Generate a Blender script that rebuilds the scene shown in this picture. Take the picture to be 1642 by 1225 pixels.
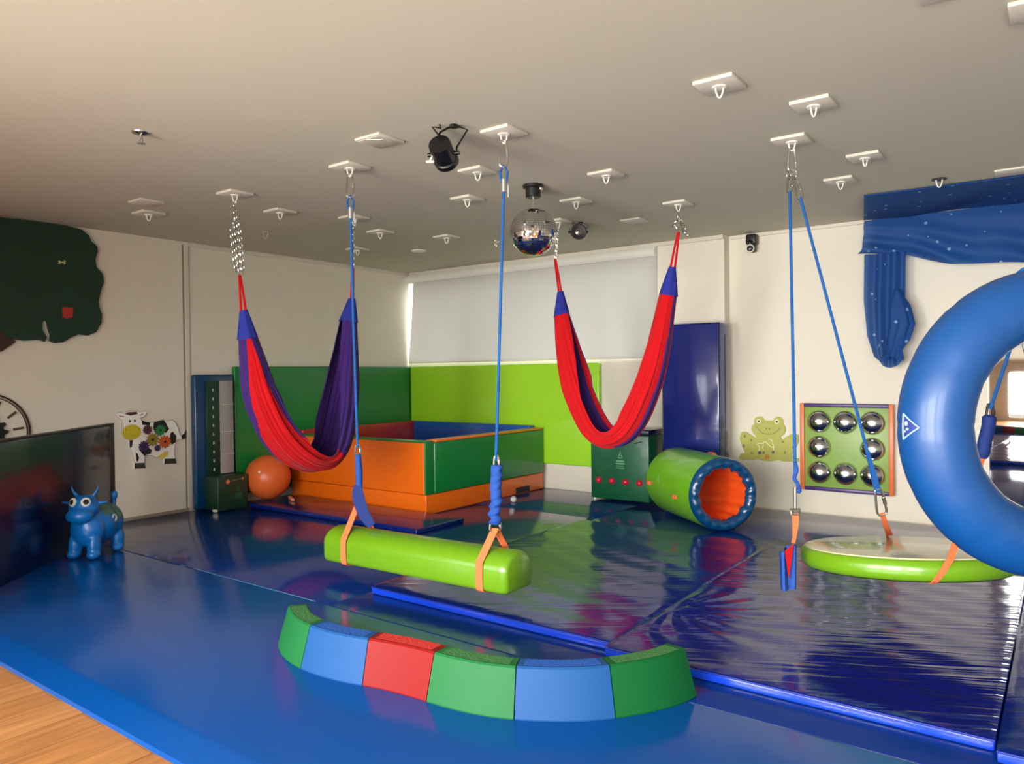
import bpy, bmesh, math, random
from mathutils import Vector, Matrix
random.seed(7)
S = bpy.context.scene
for o in list(bpy.data.objects):
    bpy.data.objects.remove(o)
COL = S.collection
PI = math.pi

# ---------------------------------------------------------------- camera
cam_d = bpy.data.cameras.new('camera')
cam = bpy.data.objects.new('camera', cam_d)
COL.objects.link(cam)
yaw, pitch, roll = 0.639588, -0.0130459, -0.0118965
fwd = Vector((-math.sin(yaw)*math.cos(pitch), math.cos(yaw)*math.cos(pitch), math.sin(pitch)))
rt0 = Vector((math.cos(yaw), math.sin(yaw), 0)); up0 = rt0.cross(fwd)
rt = math.cos(roll)*rt0 + math.sin(roll)*up0
up = -math.sin(roll)*rt0 + math.cos(roll)*up0
M = Matrix.Identity(4)
for i in range(3):
    M[i][0], M[i][1], M[i][2] = rt[i], up[i], -fwd[i]
M.translation = Vector((7.117078, -7.268093, 1.355178))
cam.matrix_world = M
cam_d.sensor_width = 36.0
cam_d.lens = 36.0*1201.889/1642.0
cam_d.clip_start = 0.02
S.camera = cam

# ---------------------------------------------------------------- world, daylight, exposure
S.view_settings.view_transform = 'Standard'
S.view_settings.look = 'None'
S.view_settings.gamma = 1.0
S.view_settings.use_curve_mapping = False
S.view_settings.exposure = 0.06
W = bpy.data.worlds.new('sky'); S.world = W; W.use_nodes = True
wn = W.node_tree.nodes; wl = W.node_tree.links
bg = wn['Background']; bg.inputs['Strength'].default_value = 7.5
# bright overcast sky above the horizon, dim ground below it
w_tc = wn.new('ShaderNodeTexCoord'); w_sx = wn.new('ShaderNodeSeparateXYZ'); w_rp = wn.new('ShaderNodeValToRGB')
w_mr = wn.new('ShaderNodeMapRange'); w_mr.inputs['From Min'].default_value = -1.0; w_mr.inputs['From Max'].default_value = 1.0
w_rp.color_ramp.elements[0].position = .485; w_rp.color_ramp.elements[0].color = (.10, .10, .09, 1)
w_rp.color_ramp.elements[1].position = .505; w_rp.color_ramp.elements[1].color = (.96, .98, 1.0, 1)
wl.new(w_tc.outputs['Generated'], w_sx.inputs[0]); wl.new(w_sx.outputs['Z'], w_mr.inputs['Value'])
wl.new(w_mr.outputs['Result'], w_rp.inputs['Fac']); wl.new(w_rp.outputs['Color'], bg.inputs['Color'])

def area_light(name, loc, target, sx, sy, watts, col, spread=PI):
    d = bpy.data.lights.new(name, 'AREA'); d.shape = 'RECTANGLE'; d.size = sx; d.size_y = sy
    d.energy = watts; d.color = col; d.spread = spread
    o = bpy.data.objects.new(name, d); COL.objects.link(o); o.location = loc
    o.rotation_euler = (Vector(target)-Vector(loc)).to_track_quat('-Z', 'Y').to_euler()
    return o
YR = -8.7        # rear wall, behind the camera
DAY = (1.0, 0.985, 0.95)
for i, (x0, x1, w) in enumerate(((.8, 2.4, 5), (3.3, 5.0, 116), (5.4, 7.1, 106), (7.5, 9.2, 84))):
    area_light('daylight', ((x0+x1)/2, YR-0.16, 1.25), ((x0+x1)/2, 0, 1.35), x1-x0-.1, 1.9, w, DAY, math.radians(100))
sun_d = bpy.data.lights.new('sun', 'SUN'); sun_d.energy = 7.0; sun_d.angle = math.radians(.6); sun_d.color = (1.0, .93, .80)
sun = bpy.data.objects.new('sun', sun_d); COL.objects.link(sun); sun.location = (5, YR-3, 5)
sun.rotation_euler = Vector((-.10, .72, -.69)).to_track_quat('-Z', 'Y').to_euler()

# ---------------------------------------------------------------- materials
def lin(c):
    return tuple((v/255/12.92 if v/255 <= .04045 else ((v/255+.055)/1.055)**2.4) for v in c)
MATS = {}
def mat(name, c, rough=.5, metal=0., spec=.5, var=.06, vs=6., bump=None, coat=0., trans=0., sheen=0.):
    """c sRGB; bump=(scale,strength,stretch)"""
    if name in MATS: return MATS[name]
    m = bpy.data.materials.new(name); m.use_nodes = True
    n, l = m.node_tree.nodes, m.node_tree.links
    p = n['Principled BSDF']
    p.inputs['Roughness'].default_value = rough; p.inputs['Metallic'].default_value = metal
    p.inputs['Specular IOR Level'].default_value = spec
    p.inputs['Coat Weight'].default_value = coat; p.inputs['Coat Roughness'].default_value = .06
    p.inputs['Sheen Weight'].default_value = sheen
    L = lin(c)
    tc = n.new('ShaderNodeTexCoord')
    nz = n.new('ShaderNodeTexNoise'); nz.inputs['Scale'].default_value = vs; nz.inputs['Detail'].default_value = 3
    l.new(tc.outputs['Object'], nz.inputs['Vector'])
    mx = n.new('ShaderNodeMix'); mx.data_type = 'RGBA'
    mx.inputs['A'].default_value = tuple(max(0, v*(1-var)) for v in L)+(1,)
    mx.inputs['B'].default_value = tuple(min(1, v*(1+var)) for v in L)+(1,)
    l.new(nz.outputs['Fac'], mx.inputs['Factor']); l.new(mx.outputs['Result'], p.inputs['Base Color'])
    if bump:
        sc, st, stretch = bump
        mp = n.new('ShaderNodeMapping'); mp.inputs['Scale'].default_value = stretch
        b2 = n.new('ShaderNodeTexNoise'); b2.inputs['Scale'].default_value = sc; b2.inputs['Detail'].default_value = 2.5
        bp = n.new('ShaderNodeBump'); bp.inputs['Strength'].default_value = st; bp.inputs['Distance'].default_value = .02
        l.new(tc.outputs['Object'], mp.inputs['Vector']); l.new(mp.outputs['Vector'], b2.inputs['Vector'])
        l.new(b2.outputs['Fac'], bp.inputs['Height']); l.new(bp.outputs['Normal'], p.inputs['Normal'])
    if trans:
        out = n['Material Output']
        tr = n.new('ShaderNodeBsdfTranslucent'); l.new(mx.outputs['Result'], tr.inputs['Color'])
        ms = n.new('ShaderNodeMixShader'); ms.inputs['Fac'].default_value = trans
        l.new(p.outputs['BSDF'], ms.inputs[1]); l.new(tr.outputs['BSDF'], ms.inputs[2]); l.new(ms.outputs['Shader'], out.inputs['Surface'])
    MATS[name] = m
    return m
ONE = (1, 1, 1)
m_wall = mat('wall_paint', (224, 217, 200), .75, spec=.25, vs=3, var=.03, bump=(30, .08, ONE))
m_ceil = mat('ceiling_paint', (194, 189, 171), .8, spec=.2, vs=2, var=.03)
m_trim = mat('trim_paint', (214, 206, 190), .5)
m_edge = mat('trim_dark', (150, 138, 116), .6)  # darker trim tone for the wall seam strip and the baseboard
m_white = mat('white_lacquer', (230, 225, 212), .35)
m_blind = mat('blind_fabric', (216, 215, 209), .7, trans=.35, bump=(5, .15, (1, 1, .3)), vs=2, var=.04)
m_alu = mat('brushed_aluminium', (200, 200, 198), .3, metal=.9)
m_steel = mat('zinc_steel', (205, 203, 196), .22, metal=1.)
m_chrome = mat('mirror_chrome', (225, 225, 225), .05, metal=1., var=.01)
m_dome = mat('dome_chrome', (205, 205, 206), .17, metal=1., var=.02)
m_black = mat('black_plastic', (22, 22, 23), .4)
m_blackmetal = mat('black_enamel', (16, 16, 17), .3)
m_dark = mat('dark_rubber', (30, 30, 32), .6)
def vinyl(name, c, rough=.22, bump=(3.2, .12, ONE), coat=.25):
    return mat(name, c, rough, spec=.5, vs=2.5, var=.05, bump=bump, coat=coat)
m_green = vinyl('green_vinyl', (16, 122, 54), .32)
m_lime = vinyl('lime_vinyl', (156, 216, 38), .3)
m_orange = vinyl('orange_vinyl', (236, 106, 14), .3)
m_redv = vinyl('red_vinyl', (176, 20, 24), .3)
m_bluev = vinyl('blue_vinyl', (14, 84, 170), .25)
m_navy = vinyl('navy_vinyl', (22, 36, 112), .2, bump=(3, .12, (1, 1, 2.5)), coat=.5)
m_navyd = vinyl('dark_navy_vinyl', (14, 20, 62), .22)
m_teal = vinyl('petrol_vinyl', (4, 62, 104), .25)
m_mat = vinyl('blue_floor_vinyl', (4, 70, 144), .17, bump=(3, .05, ONE), coat=.05)
m_boltop = vinyl('bolster_lime_vinyl', (98, 144, 14), .32)
m_tube = vinyl('blue_tube_vinyl', (4, 64, 122), .42, bump=(6, .08, ONE), coat=.08)
m_box = vinyl('dark_green_vinyl', (12, 82, 50), .35)
m_boxd = vinyl('deep_green_vinyl', (8, 52, 34), .45)
m_beige = vinyl('beige_vinyl', (176, 172, 138), .16)
m_foamg = mat('foam_green', (26, 100, 50), .55, spec=.22)
m_foamgd = mat('foam_dark_green', (6, 88, 40), .55, spec=.22)
m_foamb = mat('foam_blue', (24, 76, 132), .55, spec=.22)
m_foamr = mat('foam_red', (130, 14, 10), .55, spec=.22)
m_tire = mat('tube_inner', (235, 84, 14), .6)
m_red = mat('red_cloth', (206, 24, 30), .9, spec=.1, trans=.15, bump=(40, .2, ONE), sheen=.1)
m_purple = mat('purple_cloth', (62, 36, 104), .9, spec=.1, bump=(40, .2, ONE), sheen=.1)
m_capblue = mat('blue_canvas', (44, 52, 142), .85, spec=.15, bump=(50, .2, ONE))
m_sleeve = mat('blue_sleeve', (36, 74, 150), .75, spec=.2, bump=(18, .5, (1, 1, 2)))
m_sleeved = mat('navy_sleeve', (20, 44, 110), .7, spec=.3)
m_rope = mat('blue_rope', (36, 94, 164), .8, spec=.2, bump=(160, .6, (1, 1, 1)))
m_web = mat('orange_webbing', (226, 112, 66), .75, spec=.2, bump=(120, .3, ONE))
m_webd = mat('dark_webbing', (28, 30, 60), .8)
m_ball = mat('orange_ball', (228, 104, 46), .35, spec=.5, vs=3)
m_bull = mat('blue_rubber', (12, 116, 200), .3, spec=.5, vs=4, coat=.1)
m_grey = mat('grey_cloth', (158, 152, 146), .9)
m_wood = None

def out_shader(m):
    return m.node_tree.nodes, m.node_tree.links, m.node_tree.nodes['Principled BSDF']

def wood_mat():
    m = bpy.data.materials.new('oak_planks'); m.use_nodes = True
    n, l, p = out_shader(m)
    tc = n.new('ShaderNodeTexCoord')
    mp = n.new('ShaderNodeMapping'); mp.inputs['Rotation'].default_value = (0, 0, PI/2)
    br = n.new('ShaderNodeTexBrick'); br.inputs['Scale'].default_value = 1.0
    br.inputs['Brick Width'].default_value = 1.3; br.inputs['Row Height'].default_value = .19
    br.inputs['Mortar Size'].default_value = .0015; br.inputs['Mortar'].default_value = lin((110, 66, 34))+(1,)
    br.inputs['Color1'].default_value = lin((186, 124, 70))+(1,); br.inputs['Color2'].default_value = lin((204, 144, 88))+(1,)
    l.new(tc.outputs['Object'], mp.inputs['Vector']); l.new(mp.outputs['Vector'], br.inputs['Vector'])
    m2 = n.new('ShaderNodeMapping'); m2.inputs['Scale'].default_value = (34, 2.2, 1)
    nz = n.new('ShaderNodeTexNoise'); nz.inputs['Scale'].default_value = 1; nz.inputs['Detail'].default_value = 6
    l.new(tc.outputs['Object'], m2.inputs['Vector']); l.new(m2.outputs['Vector'], nz.inputs['Vector'])
    rp = n.new('ShaderNodeValToRGB'); rp.color_ramp.elements[0].position = .3; rp.color_ramp.elements[1].position = .7
    rp.color_ramp.elements[0].color = (.55, .5, .45, 1); rp.color_ramp.elements[1].color = (1.05, 1.05, 1.05, 1)
    l.new(nz.outputs['Fac'], rp.inputs['Fac'])
    mx = n.new('ShaderNodeMix'); mx.data_type = 'RGBA'; mx.blend_type = 'MULTIPLY'; mx.inputs['Factor'].default_value = .8
    l.new(br.outputs['Color'], mx.inputs['A']); l.new(rp.outputs['Color'], mx.inputs['B'])
    l.new(mx.outputs['Result'], p.inputs['Base Color']); p.inputs['Roughness'].default_value = .42
    return m
m_wood = wood_mat()

def wrinkle_mat(name, c, ang, sx, sy, strength, rough=.12):
    """shiny vinyl with long shallow wrinkles across one direction"""
    m = bpy.data.materials.new(name); m.use_nodes = True
    n, l, p = out_shader(m)
    p.inputs['Base Color'].default_value = lin(c)+(1,)
    p.inputs['Roughness'].default_value = rough; p.inputs['Specular IOR Level'].default_value = .42
    tc = n.new('ShaderNodeTexCoord')
    rot = n.new('ShaderNodeMapping'); rot.inputs['Rotation'].default_value = (0, 0, ang)
    sc = n.new('ShaderNodeMapping'); sc.inputs['Scale'].default_value = (sx, sy, 1)
    nz = n.new('ShaderNodeTexNoise'); nz.inputs['Scale'].default_value = 1; nz.inputs['Detail'].default_value = 2; nz.inputs['Distortion'].default_value = .6
    l.new(tc.outputs['Object'], rot.inputs['Vector']); l.new(rot.outputs['Vector'], sc.inputs['Vector']); l.new(sc.outputs['Vector'], nz.inputs['Vector'])
    n2 = n.new('ShaderNodeTexNoise'); n2.inputs['Scale'].default_value = 1.6; n2.inputs['Detail'].default_value = 1
    l.new(tc.outputs['Object'], n2.inputs['Vector'])
    mr = n.new('ShaderNodeMapRange'); mr.inputs['From Min'].default_value = .35; mr.inputs['From Max'].default_value = .65
    mr.inputs['To Min'].default_value = .45; mr.inputs['To Max'].default_value = 1.0
    l.new(n2.outputs['Fac'], mr.inputs['Value'])
    mu = n.new('ShaderNodeMath'); mu.operation = 'MULTIPLY'
    l.new(nz.outputs['Fac'], mu.inputs[0]); l.new(mr.outputs['Result'], mu.inputs[1])
    bp = n.new('ShaderNodeBump'); bp.inputs['Strength'].default_value = strength; bp.inputs['Distance'].default_value = .02
    l.new(mu.outputs['Value'], bp.inputs['Height'])
    l.new(bp.outputs['Normal'], p.inputs['Normal'])
    return m
m_thick = wrinkle_mat('wrinkled_navy_vinyl', (14, 36, 112), -.62, 1.1, 15, .16)
m_thick2 = wrinkle_mat('creased_navy_vinyl', (22, 30, 112), -.45, .9, 15, .40)
m_mat2 = wrinkle_mat('blue_mat_vinyl', (10, 46, 120), -.62, .9, 9, .10)
m_side = vinyl('royal_blue_vinyl', (20, 60, 190), .22)

def glass_mat():
    m = bpy.data.materials.new('window_glass'); m.use_nodes = True
    n, l, p = out_shader(m)
    out = n['Material Output']; tr = n.new('ShaderNodeBsdfTransparent'); ms = n.new('ShaderNodeMixShader')
    gl = n.new('ShaderNodeBsdfGlossy'); gl.inputs['Roughness'].default_value = .02
    ms.inputs['Fac'].default_value = .06
    l.new(tr.outputs['BSDF'], ms.inputs[1]); l.new(gl.outputs['BSDF'], ms.inputs[2])
    l.new(ms.outputs['Shader'], out.inputs['Surface'])
    return m
m_glass = glass_mat()

def drape_mat():
    m = bpy.data.materials.new('starry_blue_voile'); m.use_nodes = True
    n, l, p = out_shader(m)
    tc = n.new('ShaderNodeTexCoord')
    vo = n.new('ShaderNodeTexVoronoi'); vo.inputs['Scale'].default_value = 9.5; vo.inputs['Randomness'].default_value = .9
    l.new(tc.outputs['Object'], vo.inputs['Vector'])
    lt = n.new('ShaderNodeMath'); lt.operation = 'LESS_THAN'; lt.inputs[1].default_value = .125
    l.new(vo.outputs['Distance'], lt.inputs[0])
    mx = n.new('ShaderNodeMix'); mx.data_type = 'RGBA'
    mx.inputs['A'].default_value = lin((26, 84, 158))+(1,); mx.inputs['B'].default_value = lin((150, 190, 225))+(1,)
    l.new(lt.outputs['Value'], mx.inputs['Factor']); l.new(mx.outputs['Result'], p.inputs['Base Color'])
    p.inputs['Roughness'].default_value = .7
    out = n['Material Output']; tr = n.new('ShaderNodeBsdfTransparent'); tr.inputs['Color'].default_value = (.55, .72, .95, 1)
    tl = n.new('ShaderNodeBsdfTranslucent'); l.new(mx.outputs['Result'], tl.inputs['Color'])
    m1 = n.new('ShaderNodeMixShader'); m1.inputs['Fac'].default_value = .38
    l.new(p.outputs['BSDF'], m1.inputs[1]); l.new(tl.outputs['BSDF'], m1.inputs[2])
    m2 = n.new('ShaderNodeMixShader'); m2.inputs['Fac'].default_value = .10
    l.new(m1.outputs['Shader'], m2.inputs[1]); l.new(tr.outputs['BSDF'], m2.inputs[2]); l.new(m2.outputs['Shader'], out.inputs['Surface'])
    return m
m_drape = drape_mat()

# ---------------------------------------------------------------- mesh helpers
def V(*a): return Vector(a)
def frame(axis, ref=(0, 0, 1)):
    t = Vector(axis).normalized(); r = Vector(ref)
    if abs(t.dot(r)) > .97: r = Vector((1, 0, 0)) if abs(t.x) < .9 else Vector((0, 1, 0))
    u = t.cross(r).normalized(); v = u.cross(t).normalized()
    return t, u, v
class B:
    def __init__(s): s.bm = bmesh.new()
    def grid(s, rows, close_u=False, close_v=False, mi=0, fn=None):
        """rows: list of lists of points -> quads"""
        vs = [[s.bm.verts.new(p) for p in r] for r in rows]
        nu, nv = len(vs), len(vs[0])
        for i in range(nu if close_u else nu-1):
            for j in range(nv if close_v else nv-1):
                q = (vs[i][j], vs[i][(j+1) % nv], vs[(i+1) % nu][(j+1) % nv], vs[(i+1) % nu][j])
                try:
                    f = s.bm.faces.new(q); f.material_index = fn(i, j) if fn else mi
                except ValueError: pass
        return vs
    def cap(s, loop, mi=0):
        try:
            f = s.bm.faces.new(loop); f.material_index = mi
        except ValueError: pass
    def box(s, c, size, bevel=0., rz=0., mi=0, seg=2, rot=None):
        t = bmesh.new(); bmesh.ops.create_cube(t, size=1)
        for v in t.verts: v.co = Vector((v.co.x*size[0], v.co.y*size[1], v.co.z*size[2]))
        if bevel: bmesh.ops.bevel(t, geom=list(t.edges), offset=bevel, segments=seg, profile=.5, affect='EDGES')
        m = Matrix.Translation(c) @ (rot.to_4x4() if rot else Matrix.Rotation(rz, 4, 'Z'))
        for v in t.verts: v.co = m @ v.co
        s.merge(t, mi); return s
    def merge(s, t, mi=None):
        mp = {}
        for v in t.verts: mp[v] = s.bm.verts.new(v.co)
        for f in t.faces:
            try:
                g = s.bm.faces.new([mp[v] for v in f.verts]); g.material_index = f.material_index if mi is None else mi
            except ValueError: pass
        t.free()
    def cyl(s, p0, p1, r0, r1=None, seg=20, caps=True, mi=0):
        r1 = r0 if r1 is None else r1
        p0, p1 = Vector(p0), Vector(p1); t, u, v = frame(p1-p0)
        rows = []
        for p, r in ((p0, r0), (p1, r1)):
            rows.append([p+(u*math.cos(2*PI*k/seg)+v*math.sin(2*PI*k/seg))*r for k in range(seg)])
        vs = s.grid(rows, close_v=True, mi=mi)
        if caps: s.cap(vs[0][::-1], mi); s.cap(vs[1], mi)
        return s
    def lathe(s, prof, origin, axis=(0, 0, 1), seg=32, mi=0, fn=None, caps=True):
        """prof: (radius, height along axis)"""
        o = Vector(origin); t, u, v = frame(axis, (0, 0, 1) if abs(Vector(axis).normalized().z) < .9 else (1, 0, 0))
        rows = [[o+t*h+(u*math.cos(2*PI*k/seg)+v*math.sin(2*PI*k/seg))*max(r, 1e-4) for k in range(seg)] for r, h in prof]
        vs = s.grid(rows, close_v=True, mi=mi, fn=fn)
        if caps: s.cap(vs[0][::-1], mi); s.cap(vs[-1], mi)
        return s
    def tube(s, pts, r, seg=8, closed=False, mi=0):
        pts = [Vector(p) for p in pts]; n = len(pts)
        tang = []
        for i in range(n):
            a = pts[(i-1) % n] if (closed or i > 0) else pts[0]; b = pts[(i+1) % n] if (closed or i < n-1) else pts[-1]
            tang.append((b-a).normalized())
        _, u, _v = frame(tang[0]); rows = []
        for i in range(n):
            u = (u - tang[i]*u.dot(tang[i])).normalized(); w = tang[i].cross(u)
            rr = r[i] if isinstance(r, (list, tuple)) else r
            rows.append([pts[i]+(u*math.cos(2*PI*k/seg)+w*math.sin(2*PI*k/seg))*rr for k in range(seg)])
        vs = s.grid(rows, close_u=closed, close_v=True, mi=mi)
        if not closed: s.cap(vs[0][::-1], mi); s.cap(vs[-1], mi)
        return s
    def ribbon(s, pts, wdir, w, th, mi=0):
        """flat strap with real thickness; wdir width direction (vector or list)"""
        pts = [Vector(p) for p in pts]; n = len(pts); rows = []
        for i in range(n):
            a = pts[max(0, i-1)]; b = pts[min(n-1, i+1)]; t = (b-a).normalized()
            d = Vector(wdir[i] if isinstance(wdir, list) else wdir); d = (d-t*d.dot(t)).normalized(); k = t.cross(d)
            ww = w[i] if isinstance(w, (list, tuple)) else w
            rows.append([pts[i]+d*ww/2+k*th/2, pts[i]+d*ww/2-k*th/2, pts[i]-d*ww/2-k*th/2, pts[i]-d*ww/2+k*th/2])
        vs = s.grid(rows, close_v=True, mi=mi); s.cap(vs[0][::-1], mi); s.cap(vs[-1], mi)
        return s
    def prism(s, pts, f, d, mi=0):
        """2D outline pts mapped by f(u,v,depth); front at depth d, back at 0"""
        a = [s.bm.verts.new(f(u, v, 0)) for u, v in pts]; b = [s.bm.verts.new(f(u, v, d)) for u, v in pts]
        n = len(pts)
        s.cap(b, mi); s.cap(a[::-1], mi)
        for i in range(n): s.cap((a[i], a[(i+1) % n], b[(i+1) % n], b[i]), mi)
        return s
    def ell(s, c, r, rot=None, seg=24, rings=14, mi=0):
        t = bmesh.new(); bmesh.ops.create_uvsphere(t, u_segments=seg, v_segments=rings, radius=1)
        m = Matrix.Translation(c) @ (rot.to_4x4() if rot else Matrix.Identity(4)) @ Matrix.Diagonal((r[0], r[1], r[2], 1))
        for v in t.verts: v.co = m @ v.co
        s.merge(t, mi); return s
    def build(s, name, mats, parent=None, smooth=True, ang=40):
        bmesh.ops.recalc_face_normals(s.bm, faces=list(s.bm.faces))
        off = Vector((0, 0, 0)); q = parent
        while q is not None: off += q.location; q = q.parent
        for v in s.bm.verts: v.co -= off
        me = bpy.data.meshes.new(name)
        for f in s.bm.faces: f.smooth = smooth
        if smooth:
            for e in s.bm.edges:
                if len(e.link_faces) == 2 and e.calc_face_angle(0) > math.radians(ang): e.smooth = False
        s.bm.to_mesh(me); s.bm.free()
        o = bpy.data.objects.new(name, me); COL.objects.link(o)
        for m in (mats if isinstance(mats, (list, tuple)) else [mats]): me.materials.append(m)
        if parent is not None: o.parent = parent
        return o
def tag(o, label, cat, group=None, kind=None):
    o['label'] = label; o['category'] = cat
    if group: o['group'] = group
    if kind: o['kind'] = kind
    return o
def thing(name, label, cat, loc, group=None):
    o = bpy.data.objects.new(name, None); o.empty_display_size = .1; COL.objects.link(o); o.location = loc
    return tag(o, label, cat, group)
def struct(b, name, m, parent=None, smooth=False, label=None):
    o = b.build(name, m, parent, smooth)
    if parent is None: o['kind'] = 'structure'
    if label: o['label'] = label; 
    return o
def recenter(o):
    """put the origin of a one-mesh thing at its base"""
    me = o.data
    xs = [v.co for v in me.vertices]
    c = Vector(((min(v.x for v in xs)+max(v.x for v in xs))/2, (min(v.y for v in xs)+max(v.y for v in xs))/2, min(v.z for v in xs)))
    for v in me.vertices: v.co -= c
    o.location = c
    return o
def copy_tree(o, parent=None):
    c = o.copy(); COL.objects.link(c); c.parent = parent
    for ch in o.children: copy_tree(ch, c)
    return c
def crm(P, n):
    """Catmull-Rom through P, n points, roughly even per segment"""
    P = [Vector(p) for p in P]; out = []; m = len(P)-1
    for i in range(n):
        s = i/(n-1)*m; k = min(int(s), m-1); t = s-k
        p1, p2 = P[k], P[k+1]; p0 = P[k-1] if k > 0 else p1*2-p2; p3 = P[k+2] if k+2 <= m else p2*2-p1
        out.append(.5*((2*p1)+(p2-p0)*t+(2*p0-5*p1+4*p2-p3)*t*t+(3*p1-p0-3*p2+p3)*t**3))
    return out
def lerp_table(tab, t):
    for (a, x), (b, y) in zip(tab, tab[1:]):
        if t <= b: return x+(y-x)*max(0, (t-a))/(b-a)
    return tab[-1][1]

# ---------------------------------------------------------------- room shell
H = 2.7; XR = 9.6; ZF = -.05
b = B(); b.box((XR/2, YR/2, ZF-.05), (XR+.6, -YR+.6, .1)); struct(b, 'floor', m_wood)
b = B(); b.box((XR/2, YR/2, H+.05), (XR+.6, -YR+.6, .1)); struct(b, 'ceiling', m_ceil)
b = B(); b.box((-.05, YR/2-.1, H/2), (.1, -YR+.2, H+.12)); struct(b, 'wall_left', m_wall)
b = B(); b.box((XR+.1, YR/2, H/2), (.2, -YR+.4, H+.12)); struct(b, 'wall_right', m_wall)
def seg(b, x0, x1, z0, z1, y0, y1): b.box(((x0+x1)/2, (y0+y1)/2, (z0+z1)/2), (x1-x0, abs(y1-y0), z1-z0))
b = B()
WX0, WX1, WZ0, WZ1 = -.6, 3.6, 1.49, 2.6
seg(b, -.8, WX0, ZF, H+.05, 0, .25); seg(b, WX0, WX1, ZF, WZ0, 0, .25); seg(b, WX0, WX1, WZ1, H+.05, 0, .25)
seg(b, WX1, 4.36, ZF, H+.05, 0, .25); seg(b, 4.36, XR+.2, ZF, H+.05, .14, .25)
struct(b, 'wall_back', m_wall)
# window behind the roller blind
b = B(); fy = .14
for x0, x1, z0, z1 in ((-.6, -.56, WZ0, WZ1), (1.78, 1.83, WZ0, WZ1), (3.55, 3.6, WZ0, WZ1), (-.56, 3.55, WZ0, WZ0+.05), (-.56, 3.55, WZ1-.05, WZ1)):
    seg(b, x0, x1, z0, z1, fy, fy+.05)
w = struct(b, 'window_1', m_alu)
b = B(); seg(b, -.56, 3.55, WZ0+.05, WZ1-.05, fy+.02, fy+.026); b.build('window_pane', m_glass, w, False)
# rear wall with tall windows (behind the camera; seen in the wall mirror and the chrome domes)
rear = ((.8, 2.4), (3.3, 5.0), (5.4, 7.1), (7.5, 9.2))
b = B(); x = -.2
for x0, x1 in rear:
    seg(b, x, x0, ZF, H+.05, YR-.1, YR); seg(b, x0, x1, ZF, .06, YR-.1, YR); seg(b, x0, x1, 2.25, H+.05, YR-.1, YR); x = x1
seg(b, x, XR+.2, ZF, H+.05, YR-.1, YR)
struct(b, 'wall_rear', m_wall)
for k, (x0, x1) in enumerate(rear):
    b = B(); xm = (x0+x1)/2
    for a, c in ((x0, x0+.06), (xm-.03, xm+.03), (x1-.06, x1)): seg(b, a, c, .06, 2.25, YR-.08, YR-.02)
    for z in (.06, 1.3, 2.19): seg(b, x0, x1, z, z+.06, YR-.08, YR-.02)
    w = struct(b, 'window_%d' % (k+2), m_white)
    b = B(); seg(b, x0+.06, x1-.06, .12, 2.19, YR-.055, YR-.05); b.build('window_pane', m_glass, w, False)
# ceiling mouldings, wall seam and column edge
b = B(); b.box((.012, -1.58, H-.022), (.024, 3.16, .044), .006); struct(b, 'trim_1', m_trim)
b = B(); b.box((2.2, -.015, H-.022), (4.32, .03, .044), .006); struct(b, 'trim_2', m_trim)
b = B(); b.box((5.13, .128, H-.018), (1.5, .024, .036), .006); struct(b, 'trim_3', m_trim)
b = B(); b.box((.008, -3.165, H/2-.02), (.016, .045, H-.02), .004); struct(b, 'trim_4', m_trim)
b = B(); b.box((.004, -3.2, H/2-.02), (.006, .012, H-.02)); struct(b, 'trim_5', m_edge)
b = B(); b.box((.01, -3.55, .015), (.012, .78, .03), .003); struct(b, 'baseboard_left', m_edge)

# ---------------------------------------------------------------- roller blind
t = thing('roller_blind', 'wide white roller blind pulled down over the window in the room corner', 'blind', (1.8, -.05, 1.48))
b = B(); rows = []
for i in range(25):
    f = i/24; z = 2.58-f*1.08; rows.append([(.11*(1-f)+.012+(3.64-.012-.11*(1-f))*j/30, -.03+.004*math.sin(j*.9+f*3), z) for j in range(31)])
b.grid(rows)
b.grid([[(p[0], p[1]-.003, p[2]) for p in r] for r in rows]); b.build('blind_fabric', m_blind, t)
b = B(); b.tube([(.03+3.6*i/10, -.033, 1.495) for i in range(11)], .010, 8); b.build('bottom_bar', m_white, t)
b = B(); rows = []
prof = [(-.005, 2.665), (-.06, 2.655), (-.085, 2.62), (-.085, 2.585), (-.06, 2.555), (-.015, 2.55)]
rows = [[(x, y, z) for y, z in prof] for x in (.012, 3.64)]
vs = b.grid(rows, close_v=True); b.cap(vs[0]); b.cap(vs[1]); b.build('valance', mat('gloss_white', (226, 224, 214), .2), t)
b = B(); b.cyl((.003, -.045, 2.6), (.012, -.045, 2.6), .045); b.build('end_cap', m_white, t)

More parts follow.
